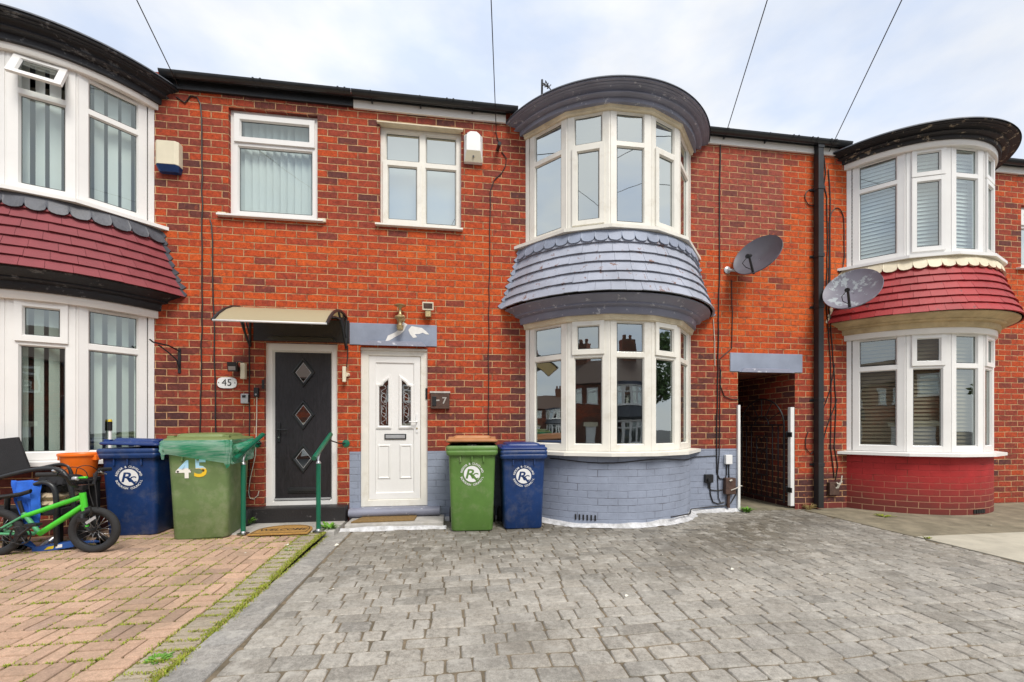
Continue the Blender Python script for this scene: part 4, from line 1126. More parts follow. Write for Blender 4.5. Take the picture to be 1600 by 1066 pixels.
# alarm boxes
b=MB(); b.loft([[(-3.42,-.002,z0) if 0 else (x,y,z) for x,y in ((-3.425,-.002),(-3.425,-.085),(-3.40,-.10),(-3.215,-.10),(-3.185,-.075),(-3.185,-.002))] for z in (4.235,4.245,4.49,4.505)],0,False)
t=tag(b.build('alarm_box',M['creamplastic'],base=(-3.305,0,4.37),bevel=.004),'cream alarm box with a blue base near the left bay','alarm box','alarm boxes on the walls')
b=MB(); b.loft([[(-3.425,-.002,4.232),(-3.425,-.085,4.232),(-3.40,-.10,4.232),(-3.215,-.10,4.232),(-3.185,-.075,4.232),(-3.185,-.002,4.232)],[(-3.41,-.002,4.165),(-3.41,-.05,4.165),(-3.39,-.065,4.165),(-3.225,-.065,4.165),(-3.20,-.05,4.165),(-3.20,-.002,4.165)]],0,False)
b.build('lens',M['blue'],t,bevel=.003)
b=MB(); x0,x1,z0,z1=.115,.350,4.585,4.965; xc=(x0+x1)/2
hexa=lambda ins,y,za,zb:[(x0+ins,y,za),(x1-ins,y,za),(x1-ins,y,zb-.05),(x1-ins-.05,y,zb),(x0+ins+.05,y,zb),(x0+ins,y,zb-.05)]
b.loft([hexa(0,-.002,z0,z1),hexa(0,-.05,z0,z1),hexa(.03,-.105,z0+.12,z1-.02)],0,False)
t=tag(b.build('alarm_box',M['white'],base=(xc,0,4.77),bevel=.004),'white alarm box with a tan wedge base beside the bathroom window','alarm box','alarm boxes on the walls')
b=MB(); b.faces([(x0+.004,-.053,z0+.002),(x1-.004,-.053,z0+.002),(x1-.032,-.108,z0+.118),(x0+.032,-.108,z0+.118)],[(0,1,2,3)]); b.build('lens',M['creamplastic'],t)
b=MB(); b.lathe([(0,0),(.013,0),(.013,.004),(0,.004)],(xc,-.083,z0+.055),12,0,'y')
for sx in (-1,1):
    for k in range(6): b.box(xc+sx*.088-.008,xc+sx*.088+.008,-.098,-.090,4.83+k*.016,4.838+k*.016)
b.build('vents',M['black'],t)
# satellite dishes
def dish(label,c,mat,size,az,el,wallpt):
    t=thing('satellite_dish',label,'satellite dish',wallpt,0,'satellite dishes on brackets')
    a=R(az); e=R(el); n=Vector((sin(a)*cos(e),-cos(a)*cos(e),sin(e))); r=Vector((cos(a),sin(a),0)); u=n.cross(r)*-1
    if u.z<0: u=-u
    c=Vector(c); b=MB(); rings=[]; N=36; P=lambda x,y,d:tuple(c+r*x*1.0+u*y*1.06+n*d)
    for k,q in enumerate((.02,.25,.5,.75,.93,.985,1.0)):
        rings.append([P(size*q*cos(2*pi*i/N),size*q*sin(2*pi*i/N),size*.30*(q*q-1)+(0.004 if q>.95 else 0)) for i in range(N)])
    for q in (1.01,1.0,.9,.5,.02):
        rings.append([P(size*q*cos(2*pi*i/N),size*q*sin(2*pi*i/N),size*.30*(q*q-1)-.010) for i in range(N)])
    b.loft(rings,0,True,False,False); b.build('reflector',mat,t)
    foot=c-u*size*.97+n*(-.01); lnb=c+n*size*.60-u*size*.62
    b=MB(); b.tube([foot-n*.03,foot,lnb],[.016,.017,.014],8); b.build('feed_arm',M['blackmetal'],t)
    b=MB(); d=(c-lnb).normalized(); b.tube([lnb-d*.05,lnb-d*.02,lnb+d*.05],[.028,.030,.020],12); b.build('receiver',M['black'],t)
    cb=MB(); cb.tube([lnb-d*.04,lnb-d*.03-u*.10+r*-.05,lnb.lerp(foot,.5)-u*.03-r*.06,foot+n*.05],.005,6); cb.build('feed_cable',M['cable'],t)
    back=c-n*size*.34
    b=MB(); w=Vector(wallpt); b.tube([w,Vector((w.x+.02,-.06,w.z-.02)),Vector((c.x+.06,-.09,w.z-.04)),Vector((back.x+.04,-.12,back.z-.05)),back],.018,10); b.lathe([(0,0),(.05,0),(.05,.012),(.02,.02)],(w.x,w.y,w.z),14,0,'y'); b.build('wall_mount',M['silver'],t)
    return t
dish('plain dark grey satellite dish left of the black downpipe',at(1183,398,-.33),M['darkgrey'],.300,-60,28,(3.80,-.002,3.40))
dish('peeling pale grey satellite dish right of the black downpipe',at(1331,451,-.40),M['lightgrey'],.325,-56,30,(5.22,-.002,3.15))
# downpipe
t=thing('downpipe','tall black square downpipe right of the passage opening','downpipe',(5.20,-.03,0))
b=MB(); b.box(5.150,5.235,-.105,-.020,.03,5.245); b.build('pipe',M['blackgutter'],t,bevel=.006)
for z in (.62,1.55,2.9,3.63,4.6):
    b=MB(); b.box(5.142,5.243,-.112,-.012,z,z+.055); b.box(5.10,5.285,-.014,-.001,z+.012,z+.042); b.build('pipe_clip',M['blackgutter'],t,bevel=.004)
b=MB(); b.box(5.143,5.242,-.112,-.014,5.19,5.245); b.build('pipe_collar',M['blackgutter'],t,bevel=.004)
# canopy over the black door
t=thing('door_canopy','curved cream plastic canopy on black brackets over the black door','canopy',(-1.88,0,2.45))
prof=[(-.0,2.545),(-.12,2.565),(-.28,2.560),(-.44,2.52),(-.58,2.455),(-.70,2.375),(-.80,2.285)]
xl,xr=-2.44,-1.335
b=MB(); b.loft([[(x,y,z) for y,z in prof]+[(x,y+.004,z-.006) for y,z in prof[::-1]] for x in (xl,xr)],0,True); b.build('canopy_sheet',M['canopy'],t)
b=MB(); b.tube([(xl,-.80,2.283),(xr,-.80,2.283)],.011,8); b.build('front_trim',M['white'],t)
b=MB(); b.box(xl,xr,-.03,0.0,2.525,2.56); b.build('wall_trim',M['blackgutter'],t)
for x in (xl,xr):
    b=MB(); b.tube([(x,y,z) for y,z in prof],.017,8)
    b.tube([(x,-.02,2.55),(x,-.02,2.16)],.015,8); b.tube([(x,-.02,2.17),(x,-.08,2.22),(x,-.22,2.40),(x,-.36,2.53)],.013,8)
    b.tube([(x,-.03,2.30),(x,-.10,2.40),(x,-.16,2.54)],.009,8); b.tube([(x,-.30,2.46),(x,-.48,2.44),(x,-.62,2.40)],.009,8); b.tube([(x,-.14,2.31),(x,-.20,2.50)],.008,6)
    b.build('bracket',M['blackgutter'],t)
# number plaque 45
pts=[]; xc,zc=-2.700,1.722
for k in range(40):
    a=2*pi*k/40; ca,sa=cos(a),sin(a); pts.append((xc+.108*math.copysign(abs(ca)**.55,ca),zc+.066*math.copysign(abs(sa)**.75,sa)))
b=MB(); b.loft([[(x,y,z) for x,z in pts] for y in (-.002,-.014)],0,False)
t=tag(b.build('house_number_plaque',M['white'],base=(xc,0,zc),bevel=.002),'white oval plaque with number 45 left of the black door','plaque')
b=MB(); add_text(b,'45',.115,lambda x,y:(xc+x,-.0165,zc+y-.0)); 
for sx in (-1,1): b.lathe([(0,0),(.006,0),(.006,.002),(0,.002)],(xc+sx*.09,-.0145,zc),10,0,'y')
b.build('numerals',M['black'],t)
# key safe, door bell
t=boxthing('key_safe','small silver key safe below the number plaque','key safe',-2.535,-2.452,-.045,-.001,1.475,1.592,M['silver'],.008)
b=MB(); b.box(-2.515,-2.478,-.052,-.046,1.545,1.575); b.box(-2.458,-2.445,-.042,-.004,1.49,1.58); b.build('keypad_cover',M['black'],t,bevel=.002)
t=boxthing('door_bell','black video door bell beside the black door frame','door bell',-2.398,-2.345,-.030,-.001,1.555,1.668,M['black'],.006)
b=MB(); b.lathe([(0,0),(.011,0),(.011,.003),(0,.003)],(-2.371,-.031,1.585),12,0,'y'); b.build('button',M['steel'],t)
t=boxthing('door_sensor','small black contact sensor on the black door frame edge','sensor',-2.310,-2.286,-.02,-.0,1.655,1.765,M['black'],.004)
# black floodlight with white sensor
t=thing('security_light','black floodlight with a white sensor left of the black door','security light',(-2.55,0,1.87))
b=MB(); b.loft([[(-2.645,-.11,1.845),(-2.535,-.12,1.845),(-2.535,-.14,1.955),(-2.645,-.13,1.955)],[(-2.61,-.03,1.86),(-2.56,-.03,1.86),(-2.56,-.03,1.93),(-2.61,-.03,1.93)]],0,False); b.build('lamp_head',M['black'],t,bevel=.005)
b=MB(); b.faces([(-2.630,-.120,1.86),(-2.55,-.127,1.86),(-2.55,-.134,1.905),(-2.630,-.128,1.905)],[(0,1,2,3)]); b.build('lens',M['steel'],t)
b=MB(); b.box(-2.525,-2.475,-.075,-.02,1.765,1.955); b.build('sensor',M['creamplastic'],t,bevel=.006)
b=MB(); b.tube([(-2.585,-.001,1.89),(-2.585,-.05,1.89)],.03,10); b.tube([(-2.50,-.001,1.86),(-2.50,-.03,1.86)],.025,10); b.tube([(-2.585,-.04,1.89),(-2.56,-.05,1.975),(-2.51,-.05,1.965)],.008,6); b.build('bracket',M['blackmetal'],t)
# white tube sensor right of the black door
t=thing('wall_sensor','slim white sensor tube on the pier between the two doors','sensor',(-1.335,0,1.84))
b=MB(); b.box(-1.365,-1.325,-.085,-.045,1.745,1.935); b.build('sensor_body',M['creamplastic'],t,bevel=.008)
b=MB(); b.tube([(-1.318,-.001,1.84),(-1.330,-.05,1.84)],.028,12); b.build('mount',M['creamplastic'],t)
# brass wall lamp stem
t=thing('wall_lamp','tarnished brass wall lamp without its lantern above the white door','lamp',(-.675,0,2.55))
b=MB(); cx=-.675; cy=-.10
b.lathe([(0,2.395),(.035,2.395),(.042,2.43),(.046,2.45),(.025,2.46),(.018,2.50),(.03,2.52),(.058,2.535),(.068,2.55),(.060,2.565),(.03,2.58),(.018,2.60),(.016,2.66),(.030,2.68),(.070,2.695),(.072,2.705),(0,2.708)],(cx,cy,0),22); b.build('stem',M['brass'],t)
b=MB(); b.lathe([(0,0),(.055,0),(.055,.015),(.02,.03),(0,.03)],(cx,-.001,2.56),16,0,'y'); b.tube([(cx,-.02,2.56),(cx,cy,2.555)],.014,8); b.build('wall_plate',M['brass'],t)
# small security camera lamp
t=thing('security_light','small white sensor light with dark face above the white door','security light',(-.33,0,2.66))
b=MB(); b.loft([[(-.405,-.10,2.655),(-.265,-.10,2.655),(-.265,-.115,2.755),(-.405,-.115,2.755)],[(-.375,-.03,2.67),(-.30,-.03,2.67),(-.30,-.03,2.73),(-.375,-.03,2.73)]],0,False); b.build('lamp_head',M['creamplastic'],t,bevel=.006)
b=MB(); b.faces([(-.390,-.1035,2.672),(-.280,-.1035,2.672),(-.280,-.1145,2.738),(-.390,-.1145,2.738)],[(0,1,2,3)]); b.build('lens',M['rust'],t)
b=MB(); b.loft([rr(.075,.06,.02,2.585,0),rr(.07,.06,.02,2.655,0)],0).__class__
b=MB(); b.loft([[(x-.335,y-.055,z) for x,y,z in rr(.080,.07,.02,zz,0)] for zz in (2.580,2.60,2.655)],0,False); b.tube([(-.335,-.001,2.62),(-.335,-.05,2.62)],.02,8); b.build('sensor',M['brass'],t)
# letter box with worn 7
t=boxthing('letter_box','small rusty brown letter box with a worn white number 7','letter box',-.305,-.070,-.055,-.001,1.425,1.630,M['rust'],.006)
b=MB(); b.box(-.315,-.060,-.062,.0-.001,1.622,1.645); b.build('lid',M['paleconc'],t,bevel=.003)
b=MB(); add_text(b,'7',.115,lambda x,y:(-.135+x,-.0565,1.525+y),0,True); b.poly([(-.245,-.0565,1.520),(-.195,-.0565,1.525),(-.195,-.0565,1.540),(-.245,-.0565,1.540)]); b.build('number',M['paleconc'],t)
b=MB(); b.box(-.285,-.235,-.064,-.055,1.46,1.58); b.build('catch',M['black'],t,bevel=.004)
# hanging basket bracket
t=MB(); x=-3.215; t.box(-3.235,-3.205,-.012,-.001,1.83,2.12); t.tube([(-3.22,-.012,2.09),(-3.26,-.13,2.13),(-3.33,-.27,2.14),(-3.345,-.30,2.165)],.009,8); t.tube([(-3.22,-.012,1.88),(-3.225,-.05,1.98),(-3.26,-.13,2.05),(-3.31,-.22,2.12)],.008,8)
tag(t.build('hanging_bracket',M['blackmetal'],base=(-3.22,0,1.83)),'black iron hanging basket bracket on the brick beside the left bay','bracket')
# boxes by the passage
t=boxthing('junction_box','small white utility box on the grey paint by the passage','utility box',3.750,3.850,-.05,-.001,.670,.800,M['white'],.008,'utility boxes by the passage')
t=boxthing('junction_box','square black socket box on the grey painted wall','utility box',3.448,3.568,-.04,-.001,.415,.530,M['black'],.005,'utility boxes by the passage')
b=MB(); b.lathe([(0,0),(.022,0),(.022,.03),(0,.03)],(3.49,-.045,.455),12,0,'y'); b.build('plug',M['black'],t)
t=boxthing('junction_box','brown rusty junction box with loose wires by the passage','utility box',3.735,3.890,-.07,-.001,.250,.480,M['rust'],.012,'utility boxes by the passage')
b=MB(); b.tube([(3.81,-.072,.31),(3.87,-.10,.34),(3.93,-.11,.375),(3.955,-.10,.37)],.007,6); b.tube([(3.79,-.072,.44),(3.82,-.085,.455)],.012,6); b.build('loose_wire',M['cablew'],t)
b=MB(); b.tube([(3.80,-.03,.25),(3.795,-.03,.10),(3.80,-.03,.06)],.022,8); b.build('conduit',M['rust'],t)
t=boxthing('junction_box','stained brown junction box with burst wires beside the downpipe','utility box',5.385,5.545,-.05,-.001,.20,.385,M['rust'],.008,'utility boxes by the passage')
b=MB(); rnd=random.Random(4)
for k in range(6): b.tube([(5.50+rnd.uniform(-.02,.02),-.05,.30),(5.53+rnd.uniform(-.03,.03),-.08,.36+rnd.uniform(-.02,.06)),(5.52+rnd.uniform(-.06,.06),-.07,.42+rnd.uniform(-.06,.08))],.007,6)
b.build('loose_wire',M['cablew'],t)
# overflow spout
b=MB(); b.tube([(.55,-.0,4.81),(.56,-.16,4.785)],.024,10); tag(b.build('overflow_pipe',M['blackgutter'],base=(.555,0,4.8)),'short black overflow pipe poking from the upper brick wall','pipe')
# peeled white strip hanging below skirt
# cables
def cable(label,pts,r=.006,mat='cable',y=-.010,seed=0,wig=.006,group='cables clipped to the brick walls'):
    rnd=random.Random(seed); P=[]
    for (a,b) in zip(pts[:-1],pts[1:]):
        a=Vector((a[0],a[2] if len(a)>2 else y,a[1])); b=Vector((b[0],b[2] if len(b)>2 else y,b[1])); n=max(1,int((b-a).length/.16))
        for i in range(n): 
            q=a.lerp(b,i/n); P.append((q.x+rnd.uniform(-wig,wig),q.y+rnd.uniform(-.003,.002),q.z))
    l=pts[-1]; P.append((l[0],l[2] if len(l)>2 else y,l[1]))
    m=MB(); m.tube(P,r,6); return tag(m.build('cable',M[mat],base=P[0]),label,'cable',group)
def arcpts(cx,cz,rx,rz,a0,a1,n=14): return [(cx+rx*cos(R(a0+(a1-a0)*i/n)),cz+rz*sin(R(a0+(a1-a0)*i/n))) for i in range(n+1)]
cable('long black cable dropping between the left bay and upper window',[(-3.25,5.08),(-3.16,5.02),(-3.10,5.11),(-3.03,5.10),(-2.985,5.02),(-2.975,4.5),(-2.97,3.0),(-2.99,1.5),(-3.0,1.0)],.0075,seed=1)
cable('black cable dropping from below the closed blind window to the bagged bin',[(-2.895,3.66),(-2.865,3.60),(-2.86,3.0),(-2.835,2.0),(-2.82,1.02)],.0075,seed=2)
cable('black cable running down past the number plaque to the step',[(-2.452,2.18),(-2.45,1.5),(-2.46,.9),(-2.45,.35)],.0065,seed=3)
cable('thin white cable looping down from the video door bell',[(-2.365,1.555),(-2.37,1.1),(-2.39,.85),(-2.45,.55),(-2.46,.40),(-2.44,.335),(-2.40,.325),(-2.36,.37),(-2.345,.42)],.005,'cablew',seed=4)
cable('short black cable from the canopy to the white sensor tube',[(-1.318,2.2),(-1.325,2.06),(-1.332,1.93)],.006,seed=5)
cable('black cable looping from the overflow pipe down to the bins',[(.60,4.78),(.665,4.70),(.66,4.60),(.60,4.50),(.505,4.40),(.455,4.25),(.45,3.9),(.44,3.0),(.43,2.0),(.43,1.0)],.006,seed=6)
cable('black cable dropping beside the bay to the brown junction box',[(3.690,5.18),(3.685,4.5),(3.675,3.4),(3.655,2.0),(3.63,.80),(3.64,.55),(3.68,.47),(3.74,.46)],.008,seed=7)
cable('thin cable running beside the bay down past the grey paint',[(3.87,3.26),(3.87,2.3),(3.77,2.22),(3.69,2.15),(3.685,1.2),(3.675,.80),(3.645,.5),(3.665,.2),(3.70,.12)],.006,seed=8)
cable('black cable branching over the passage edge',[(3.70,2.0),(3.695,1.78),(3.76,1.62),(3.86,1.58),(3.965,1.58)],.006,seed=9)
cable('pair of short black leads below the white utility box',[(3.785,.67),(3.785,.52),(3.77,.48)],.007,seed=10,wig=.002)
cable('short black lead joining the white box to the brown box',[(3.822,.67),(3.822,.48)],.007,seed=11,wig=.002)
cable('black lead joining the socket box to the brown box',[(3.50,.415),(3.51,.35),(3.55,.31),(3.64,.30),(3.735,.31)],.008,seed=12,wig=.002)
cable('drooping black lead below the socket box',[(3.53,.415),(3.54,.25),(3.58,.14),(3.66,.115),(3.75,.135)],.008,seed=13,wig=.002)
cable('black cable curving along the wall base into the passage',[(2.6,.10,-.66),(3.0,.075,-.40),(3.22,.06,-.06),(3.5,.075,-.02),(3.75,.085),(3.85,.12),(3.93,.24),(3.962,.36)],.008,seed=14,wig=.002)
cable('faint cable laid across the grey bay base',[(CB+(RB+.012)*sin(t),.785+.02*sin(6*t),YC-(RB+.012)*cos(t)) for t in [-.75+1.55*i/16 for i in range(17)]]+[(3.3,.775,-.012),(3.63,.79,-.01)],.006,seed=15,wig=.001)
cable('black aerial cable down the wall right of the downpipe',[(5.33,5.12),(5.36,4.9),(5.33,4.72),(5.38,4.55),(5.385,3.8),(5.37,3.0),(5.43,2.2),(5.45,1.6),(5.43,.9),(5.50,.45)],.007,seed=16)
cable('second black cable hanging right of the downpipe',[(5.40,4.95),(5.43,4.5),(5.415,3.6),(5.41,2.9),(5.50,2.0),(5.53,1.4),(5.50,.9),(5.55,.62),(5.52,.42)],.007,seed=17)
cable('black cable loop hanging beside the right bay window',[(5.43,3.3)]+[(5.43,3.9)]+arcpts(5.545,4.2,.115,.20,180,0,12)+[(5.665,3.7),(5.64,3.52),(5.58,3.45),(5.56,3.48)],.006,seed=18,wig=.002)
cable('small black cable loop behind the downpipe',arcpts(5.13,4.52,.11,.12,60,290,12),.006,seed=19,wig=.002)
cable('slanting black cable right of the downpipe near the gate',[(5.50,2.1),(5.44,1.75),(5.30,1.42)],.006,seed=20)
cable('lower slanting black cable looped behind the downpipe',[(5.55,1.6),(5.36,1.15),(5.30,.95),(5.12,.80),(5.03,.88),(5.02,1.0),(5.07,1.12)],.006,seed=21)
cable('thin black cable down the far right brick wall',[(8.30,2.3),(8.28,1.7),(8.20,1.2),(8.14,.8)],.006,seed=22)
# thin broken lead strip hanging below grey skirt
cable('thin pale strip hanging from the grey bay flashing',[(3.58,2.70),(3.60,2.4),(3.61,2.05)],.005,'cablew',seed=23,group=None)
# telephone wires to a pole across the road
pole_top=Vector((-1.165,-12.66,7.96))
def wire(label,p,lat):
    p=Vector(p); P=[]; e=pole_top+Vector((lat,0,0))
    for i in range(41):
        t=i/40; q=p.lerp(e,t); q.z-=.10*4*t*(1-t)*.6; P.append(q)
    m=MB(); m.tube(P,.0055,5); return tag(m.build('telephone_wire',M['cable'],base=tuple(p)),label,'wire','telephone wires crossing the sky')
wire('telephone wire meeting the left house beside its upper bay',(-3.22,-.02,5.20),-.02)
wire('telephone wire meeting the eaves left of the grey bay',(.53,-.02,5.05),-.007)
wire('telephone wire meeting the eaves right of the grey bay',(3.75,-.02,5.25),.007)
wire('telephone wire meeting the eaves right of the black downpipe',(5.40,-.02,5.20),.02)
cable('black drop cable below the leftmost eaves of the grey bay',[(.53,5.05),(.55,4.95),(.575,4.88)],.005,seed=31)
t=thing('telegraph_pole','tall wooden telegraph pole behind the viewer seen only in reflections','pole',(-1.165,-12.66,-.5))
m=MB(); m.tube([(-1.165,-12.66,-.5),(-1.165,-12.66,8.1)],[.14,.10],14); m.build('pole_shaft',M['wood_pole'],t)
m=MB(); m.lathe([(0,7.9),(.16,7.9),(.16,7.98),(0,7.98)],(-1.165,-12.66,0),14); m.build('ring_head',M['blackmetal'],t)
# tv aerial over the roof
m=MB(); ax,ay=1.48,1.0
pa=at(846,150,ay); pb=at(847,130,ay); m.tube([pa-Vector((0,0,.6)),pb+Vector((0,0,.05))],.018,6)
pc=at(858,137,ay); m.tube([pb,pc],.014,6)
for f in (.35,.65,1.0):
    q=pb.lerp(pc,f); m.tube([q+Vector((-.05,-.1,-.10)),q+Vector((.05,.1,.13))],.009,5)
m.tube([pc+Vector((-.06,0,.10)),pc+Vector((.08,0,-.12))],.009,5)
tag(m.build('tv_aerial',M['blackmetal'],base=tuple(pa)),'small black aerial peeping over the grey bay roof','aerial')

# ================================================================== passage gate
b=MB(); b.box(3.948,3.985,-.03,.06,.0,1.50); tag(b.build('gate_post',M['whitepaint'],base=(3.97,0,0),bevel=.004),'thin white timber post at the left edge of the passage','gate post','white posts of the passage')
b=MB(); b.box(4.790,4.850,-.008,.045,.05,1.475); p_=tag(b.build('gate_post',M['whitepaint'],base=(4.82,0,0),bevel=.004),'white timber post carrying the iron gate hinges','gate post','white posts of the passage')
t=thing('iron_gate','black wrought iron gate with arched fan top standing open in the passage','gate',(4.79,.08,.10))
hx,hy=4.775,.075; A=R(96); du=Vector((cos(A),sin(A),0)); G=lambda u,z:Vector((hx,hy,0))+du*u+Vector((0,0,z))
b=MB(); Wg=.84; zt=1.22
for u in (.02,Wg-.02): b.tube([G(u,.08),G(u,zt)],.013,6)
for z in (.12,zt): b.tube([G(.02,z),G(Wg-.02,z)],.012,6)
b.tube([G(Wg/2-.40*cos(pi*i/20),zt+.40*sin(pi*i/20)) for i in range(21)],.012,6); b.build('gate_frame',M['blackmetal'],t)
b=MB()
for i in range(1,8):
    u=.02+i*(Wg-.04)/8
    if i in (3,4,5): b.tube([G(u,.12),G(u,.45 if i==4 else 1.05)],.007,6)
    else: b.tube([G(u,.12),G(u,zt)],.009,6)
b.build('bars',M['blackmetal'],t)
b=MB(); b.tube([G(Wg/2-.13*cos(pi*i/14),zt+.13*sin(pi*i/14)) for i in range(15)],.008,6)
for a in (30,60,90,120,150): b.tube([G(Wg/2+.13*cos(R(a)),zt+.13*sin(R(a))),G(Wg/2+.40*cos(R(a)),zt+.40*sin(R(a)))],.007,6)
b.build('fan',M['blackmetal'],t)
b=MB()
for zc in (.55,.75,.95):
    for sg in (-1,1): b.tube([G(Wg/2+sg*(.05-.05*cos(x_)),zc+.09*sin(x_)-.03*x_/6) for x_ in [5.5*i/18 for i in range(19)]],.006,5)
b.tube([G(Wg/2-.12,1.05),G(Wg/2+.12,1.05)],.008,6); b.tube([G(Wg/2-.12,.45),G(Wg/2+.12,.45)],.008,6); b.build('scroll',M['blackmetal'],t)
for z in (.28,1.08):
    b=MB(); b.tube([(4.785,.06,z-.05),(4.785,.06,z+.05)],.014,8); b.box(4.775,4.79,-.035,.06,z-.035,z+.035); b.build('hinge',M['blackmetal'],t)
# ================================================================== bicycle
YB=-1.20
def bp(px,py,dy=0): return at(px,py,YB+dy)
fc=bp(148,827); rc=bp(-4,842); rc.z=fc.z; r_w=.205
fc.z=gz(fc.x,YB)+r_w+.0; rc.z=gz(rc.x,YB)+r_w
t=thing('bicycle','small lime green bicycle leaning in front of the garden chair','bicycle',((fc.x+rc.x)/2,YB,gz(-3.8,YB)))
def wheel(c,st):
    Pt=lambda r,a,y:(c.x+r*cos(a)+(y*st),c.y+y,c.z+r*sin(a))
    m=MB(); N=40; rings=[]
    for i in range(N):
        a=2*pi*i/N; rings.append([Pt(r_w-.030+.030*cos(b_),a,.028*sin(b_)*(1.0)) for b_ in [2*pi*k/12 for k in range(12)]])
    rings.append(rings[0]); m.loft(rings,0,True,False,False)
    w=m.build('wheel',M['rubber'],t)
    m=MB(); rings=[]
    for i in range(N+1):
        a=2*pi*i/N; rings.append([Pt(r,a,y) for r,y in ((r_w-.052,-.017),(r_w-.052,.017),(r_w-.066,.010),(r_w-.066,-.010))])
    m.loft(rings,0,True,False,False); m.build('rim',M['blackmetal'],w)
    m=MB()
    for i in range(20):
        a=2*pi*i/20; m.tube([Pt(.02,a+.9*(-1)**i,.012*(-1)**(i//2)),Pt(r_w-.06,a,0)],.0016,4)
    m.build('spokes',M['steel'],w)
    m=MB(); m.tube([Pt(0,0,-.05),Pt(0,0,.05)],.018,10); m.build('hub',M['blackmetal'],w)
    return w
wheel(fc,0); wheel(rc,0)
ht=bp(129,772); hb=bp(133,797); bb=bp(62,834); st=bp(37,807); seat_c=bp(24,773)
m=MB(); m.tube([ht+Vector((0,0,.012)),hb-Vector((0,0,.012))],.024,12); m.tube([bp(129,776),st],.021,12); m.tube([bp(131,790),bb],.024,12); m.build('main_frame',M['limegreen'],t)
m=MB()
for d in (-.045,.045):
    e=rc+Vector((0,d,0)); m.tube([st+Vector((0,d*.4,0)),e],.010,8); m.tube([bb+Vector((-.02,d*.5,0)),e],.011,8)
m.tube([bb,st+Vector((0,0,.03))],.018,10); m.build('rear_frame',M['palegreen'],t)
m=MB(); sp=bp(30,783); m.tube([st,sp],.014,10); m.build('seat_post',M['blackmetal'],t)
m=MB(); sl=[bp(-8,781),bp(0,776),bp(15,774.5),bp(32,772),bp(48,767)]; wd=[.05,.07,.055,.028,.014]
m.loft([[(p.x,p.y+w*cos(a),p.z+.016*sin(a)*(1+.4*(sin(a)<0))) for a in [2*pi*k/12 for k in range(12)]] for p,w in zip(sl,wd)],0); m.build('saddle',M['black'],t)
crown=hb+Vector((.012,0,-.03))
m=MB()
for d in (-.05,.05):
    m.tube([crown,crown+Vector((-.002,d*.8,-.01)),crown+Vector((.005,d,-.05)),fc+Vector((0,d,0))],[.018,.018,.016,.012],8)
m.build('fork',M['blackgutter'],t)
m=MB(); stem=ht+Vector((-.01,0,.06)); m.tube([ht,stem],.016,8); m.box(stem.x-.03,stem.x+.035,YB-.035,YB+.035,stem.z-.022,stem.z+.022); m.build('stem',M['blackmetal'],t,bevel=.006)
L=[bp(90,741,-.20),bp(103,746,-.14),bp(110,757,-.09)]; Rr=[bp(146,757,.05),bp(150,740,.13),bp(156,734,.18)]
m=MB(); m.tube(L+[stem+Vector((0,-.03,.01)),stem+Vector((0,.03,.01))]+Rr,.012,8); m.tube([L[1].lerp(L[2],.5),Rr[0].lerp(Rr[1],.4)],.010,8); m.build('handlebar',M['blackmetal'],t)
for a,b_ in ((bp(56,742,-.26),L[0]),(Rr[-1],bp(172,733,.30))):
    m=MB(); m.tube([a,b_],.019,10); m.build('grip',M['rubber'],t)
m=MB(); m.tube([bp(90,739,-.2),bp(82,735,-.24)],.008,6); m.tube([bp(156,737,.16),bp(166,741,.24)],.008,6); m.build('brake_lever',M['steel'],t)
m=MB(); 
for P in ([bp(92,741,-.2),bp(112,730,-.1),bp(135,738,-.05),bp(140,770,-.02),bp(146,790,-.04)],[bp(156,737,.1),bp(140,728,0),bp(120,733,-.05),bp(118,765,-.03),bp(100,780,-.03)],[bp(146,740,.1),bp(150,770,0),bp(152,793,-.03)]):
    Q=[P[0]]
    for i in range(len(P)-1):
        for k in range(1,5):
            s_=k/4; p0=P[max(i-1,0)];p1=P[i];p2=P[i+1];p3=P[min(i+2,len(P)-1)]
            Q.append(.5*((2*p1)+(p2-p0)*s_+(2*p0-5*p1+4*p2-p3)*s_*s_+(3*p1-p0-3*p2+p3)*s_**3))
    m.tube(Q,.0035,5)
m.build('brake_cable',M['cable'],t)
m=MB(); m.tube([bp(114,748,-.06),bp(122,748,-.06)],.018,8); m.build('bell',M['silver'],t)
m=MB(); m.tube([bp(122,747,-.05),bp(136,746,-.05)],.010,8); m.build('crossbar_pad',M['limegreen'],t)
m=MB(); m.tube([bp(133,795,-.06),bp(141,792,-.065),bp(143,800,-.065),bp(140,806,-.06)],.009,6); m.box(bp(142,809).x-.05,bp(142,809).x+.035,YB-.075,YB-.06,bp(142,811).z-.008,bp(142,809).z+.012); m.build('brake_caliper',M['blackmetal'],t)
m=MB(); a=bp(134,818,-.078); b_=bp(149,808,-.078); d=(b_-a).normalized(); n=Vector((-d.z,0,d.x)); m.faces([a+n*.012,a-n*.012,b_-n*.012,b_+n*.012],[(0,1,2,3)]); m.build('reflector',M['silver'],t)
m=MB(); m.tube([fc+Vector((.03*-1,-.045,.03)),fc+Vector((-.02,-.052,.055))],.014,8); m.build('fork_cap',M['limegreen'],t)
ck=bp(42,834)
m=MB(); m.lathe([(0,-.004),(.050,-.004),(.052,0),(.050,.004),(0,.004)],(ck.x,YB-.05,ck.z),24,0,'y'); 
for i in range(6):
    a=2*pi*i/6; m.tube([(ck.x,YB-.056,ck.z),(ck.x+.075*cos(a),YB-.056,ck.z+.075*sin(a))],.005,5)
m.tube([(ck.x+.078*cos(2*pi*i/28),YB-.054,ck.z+.078*sin(2*pi*i/28)) for i in range(28)],.006,5,0,False,True)
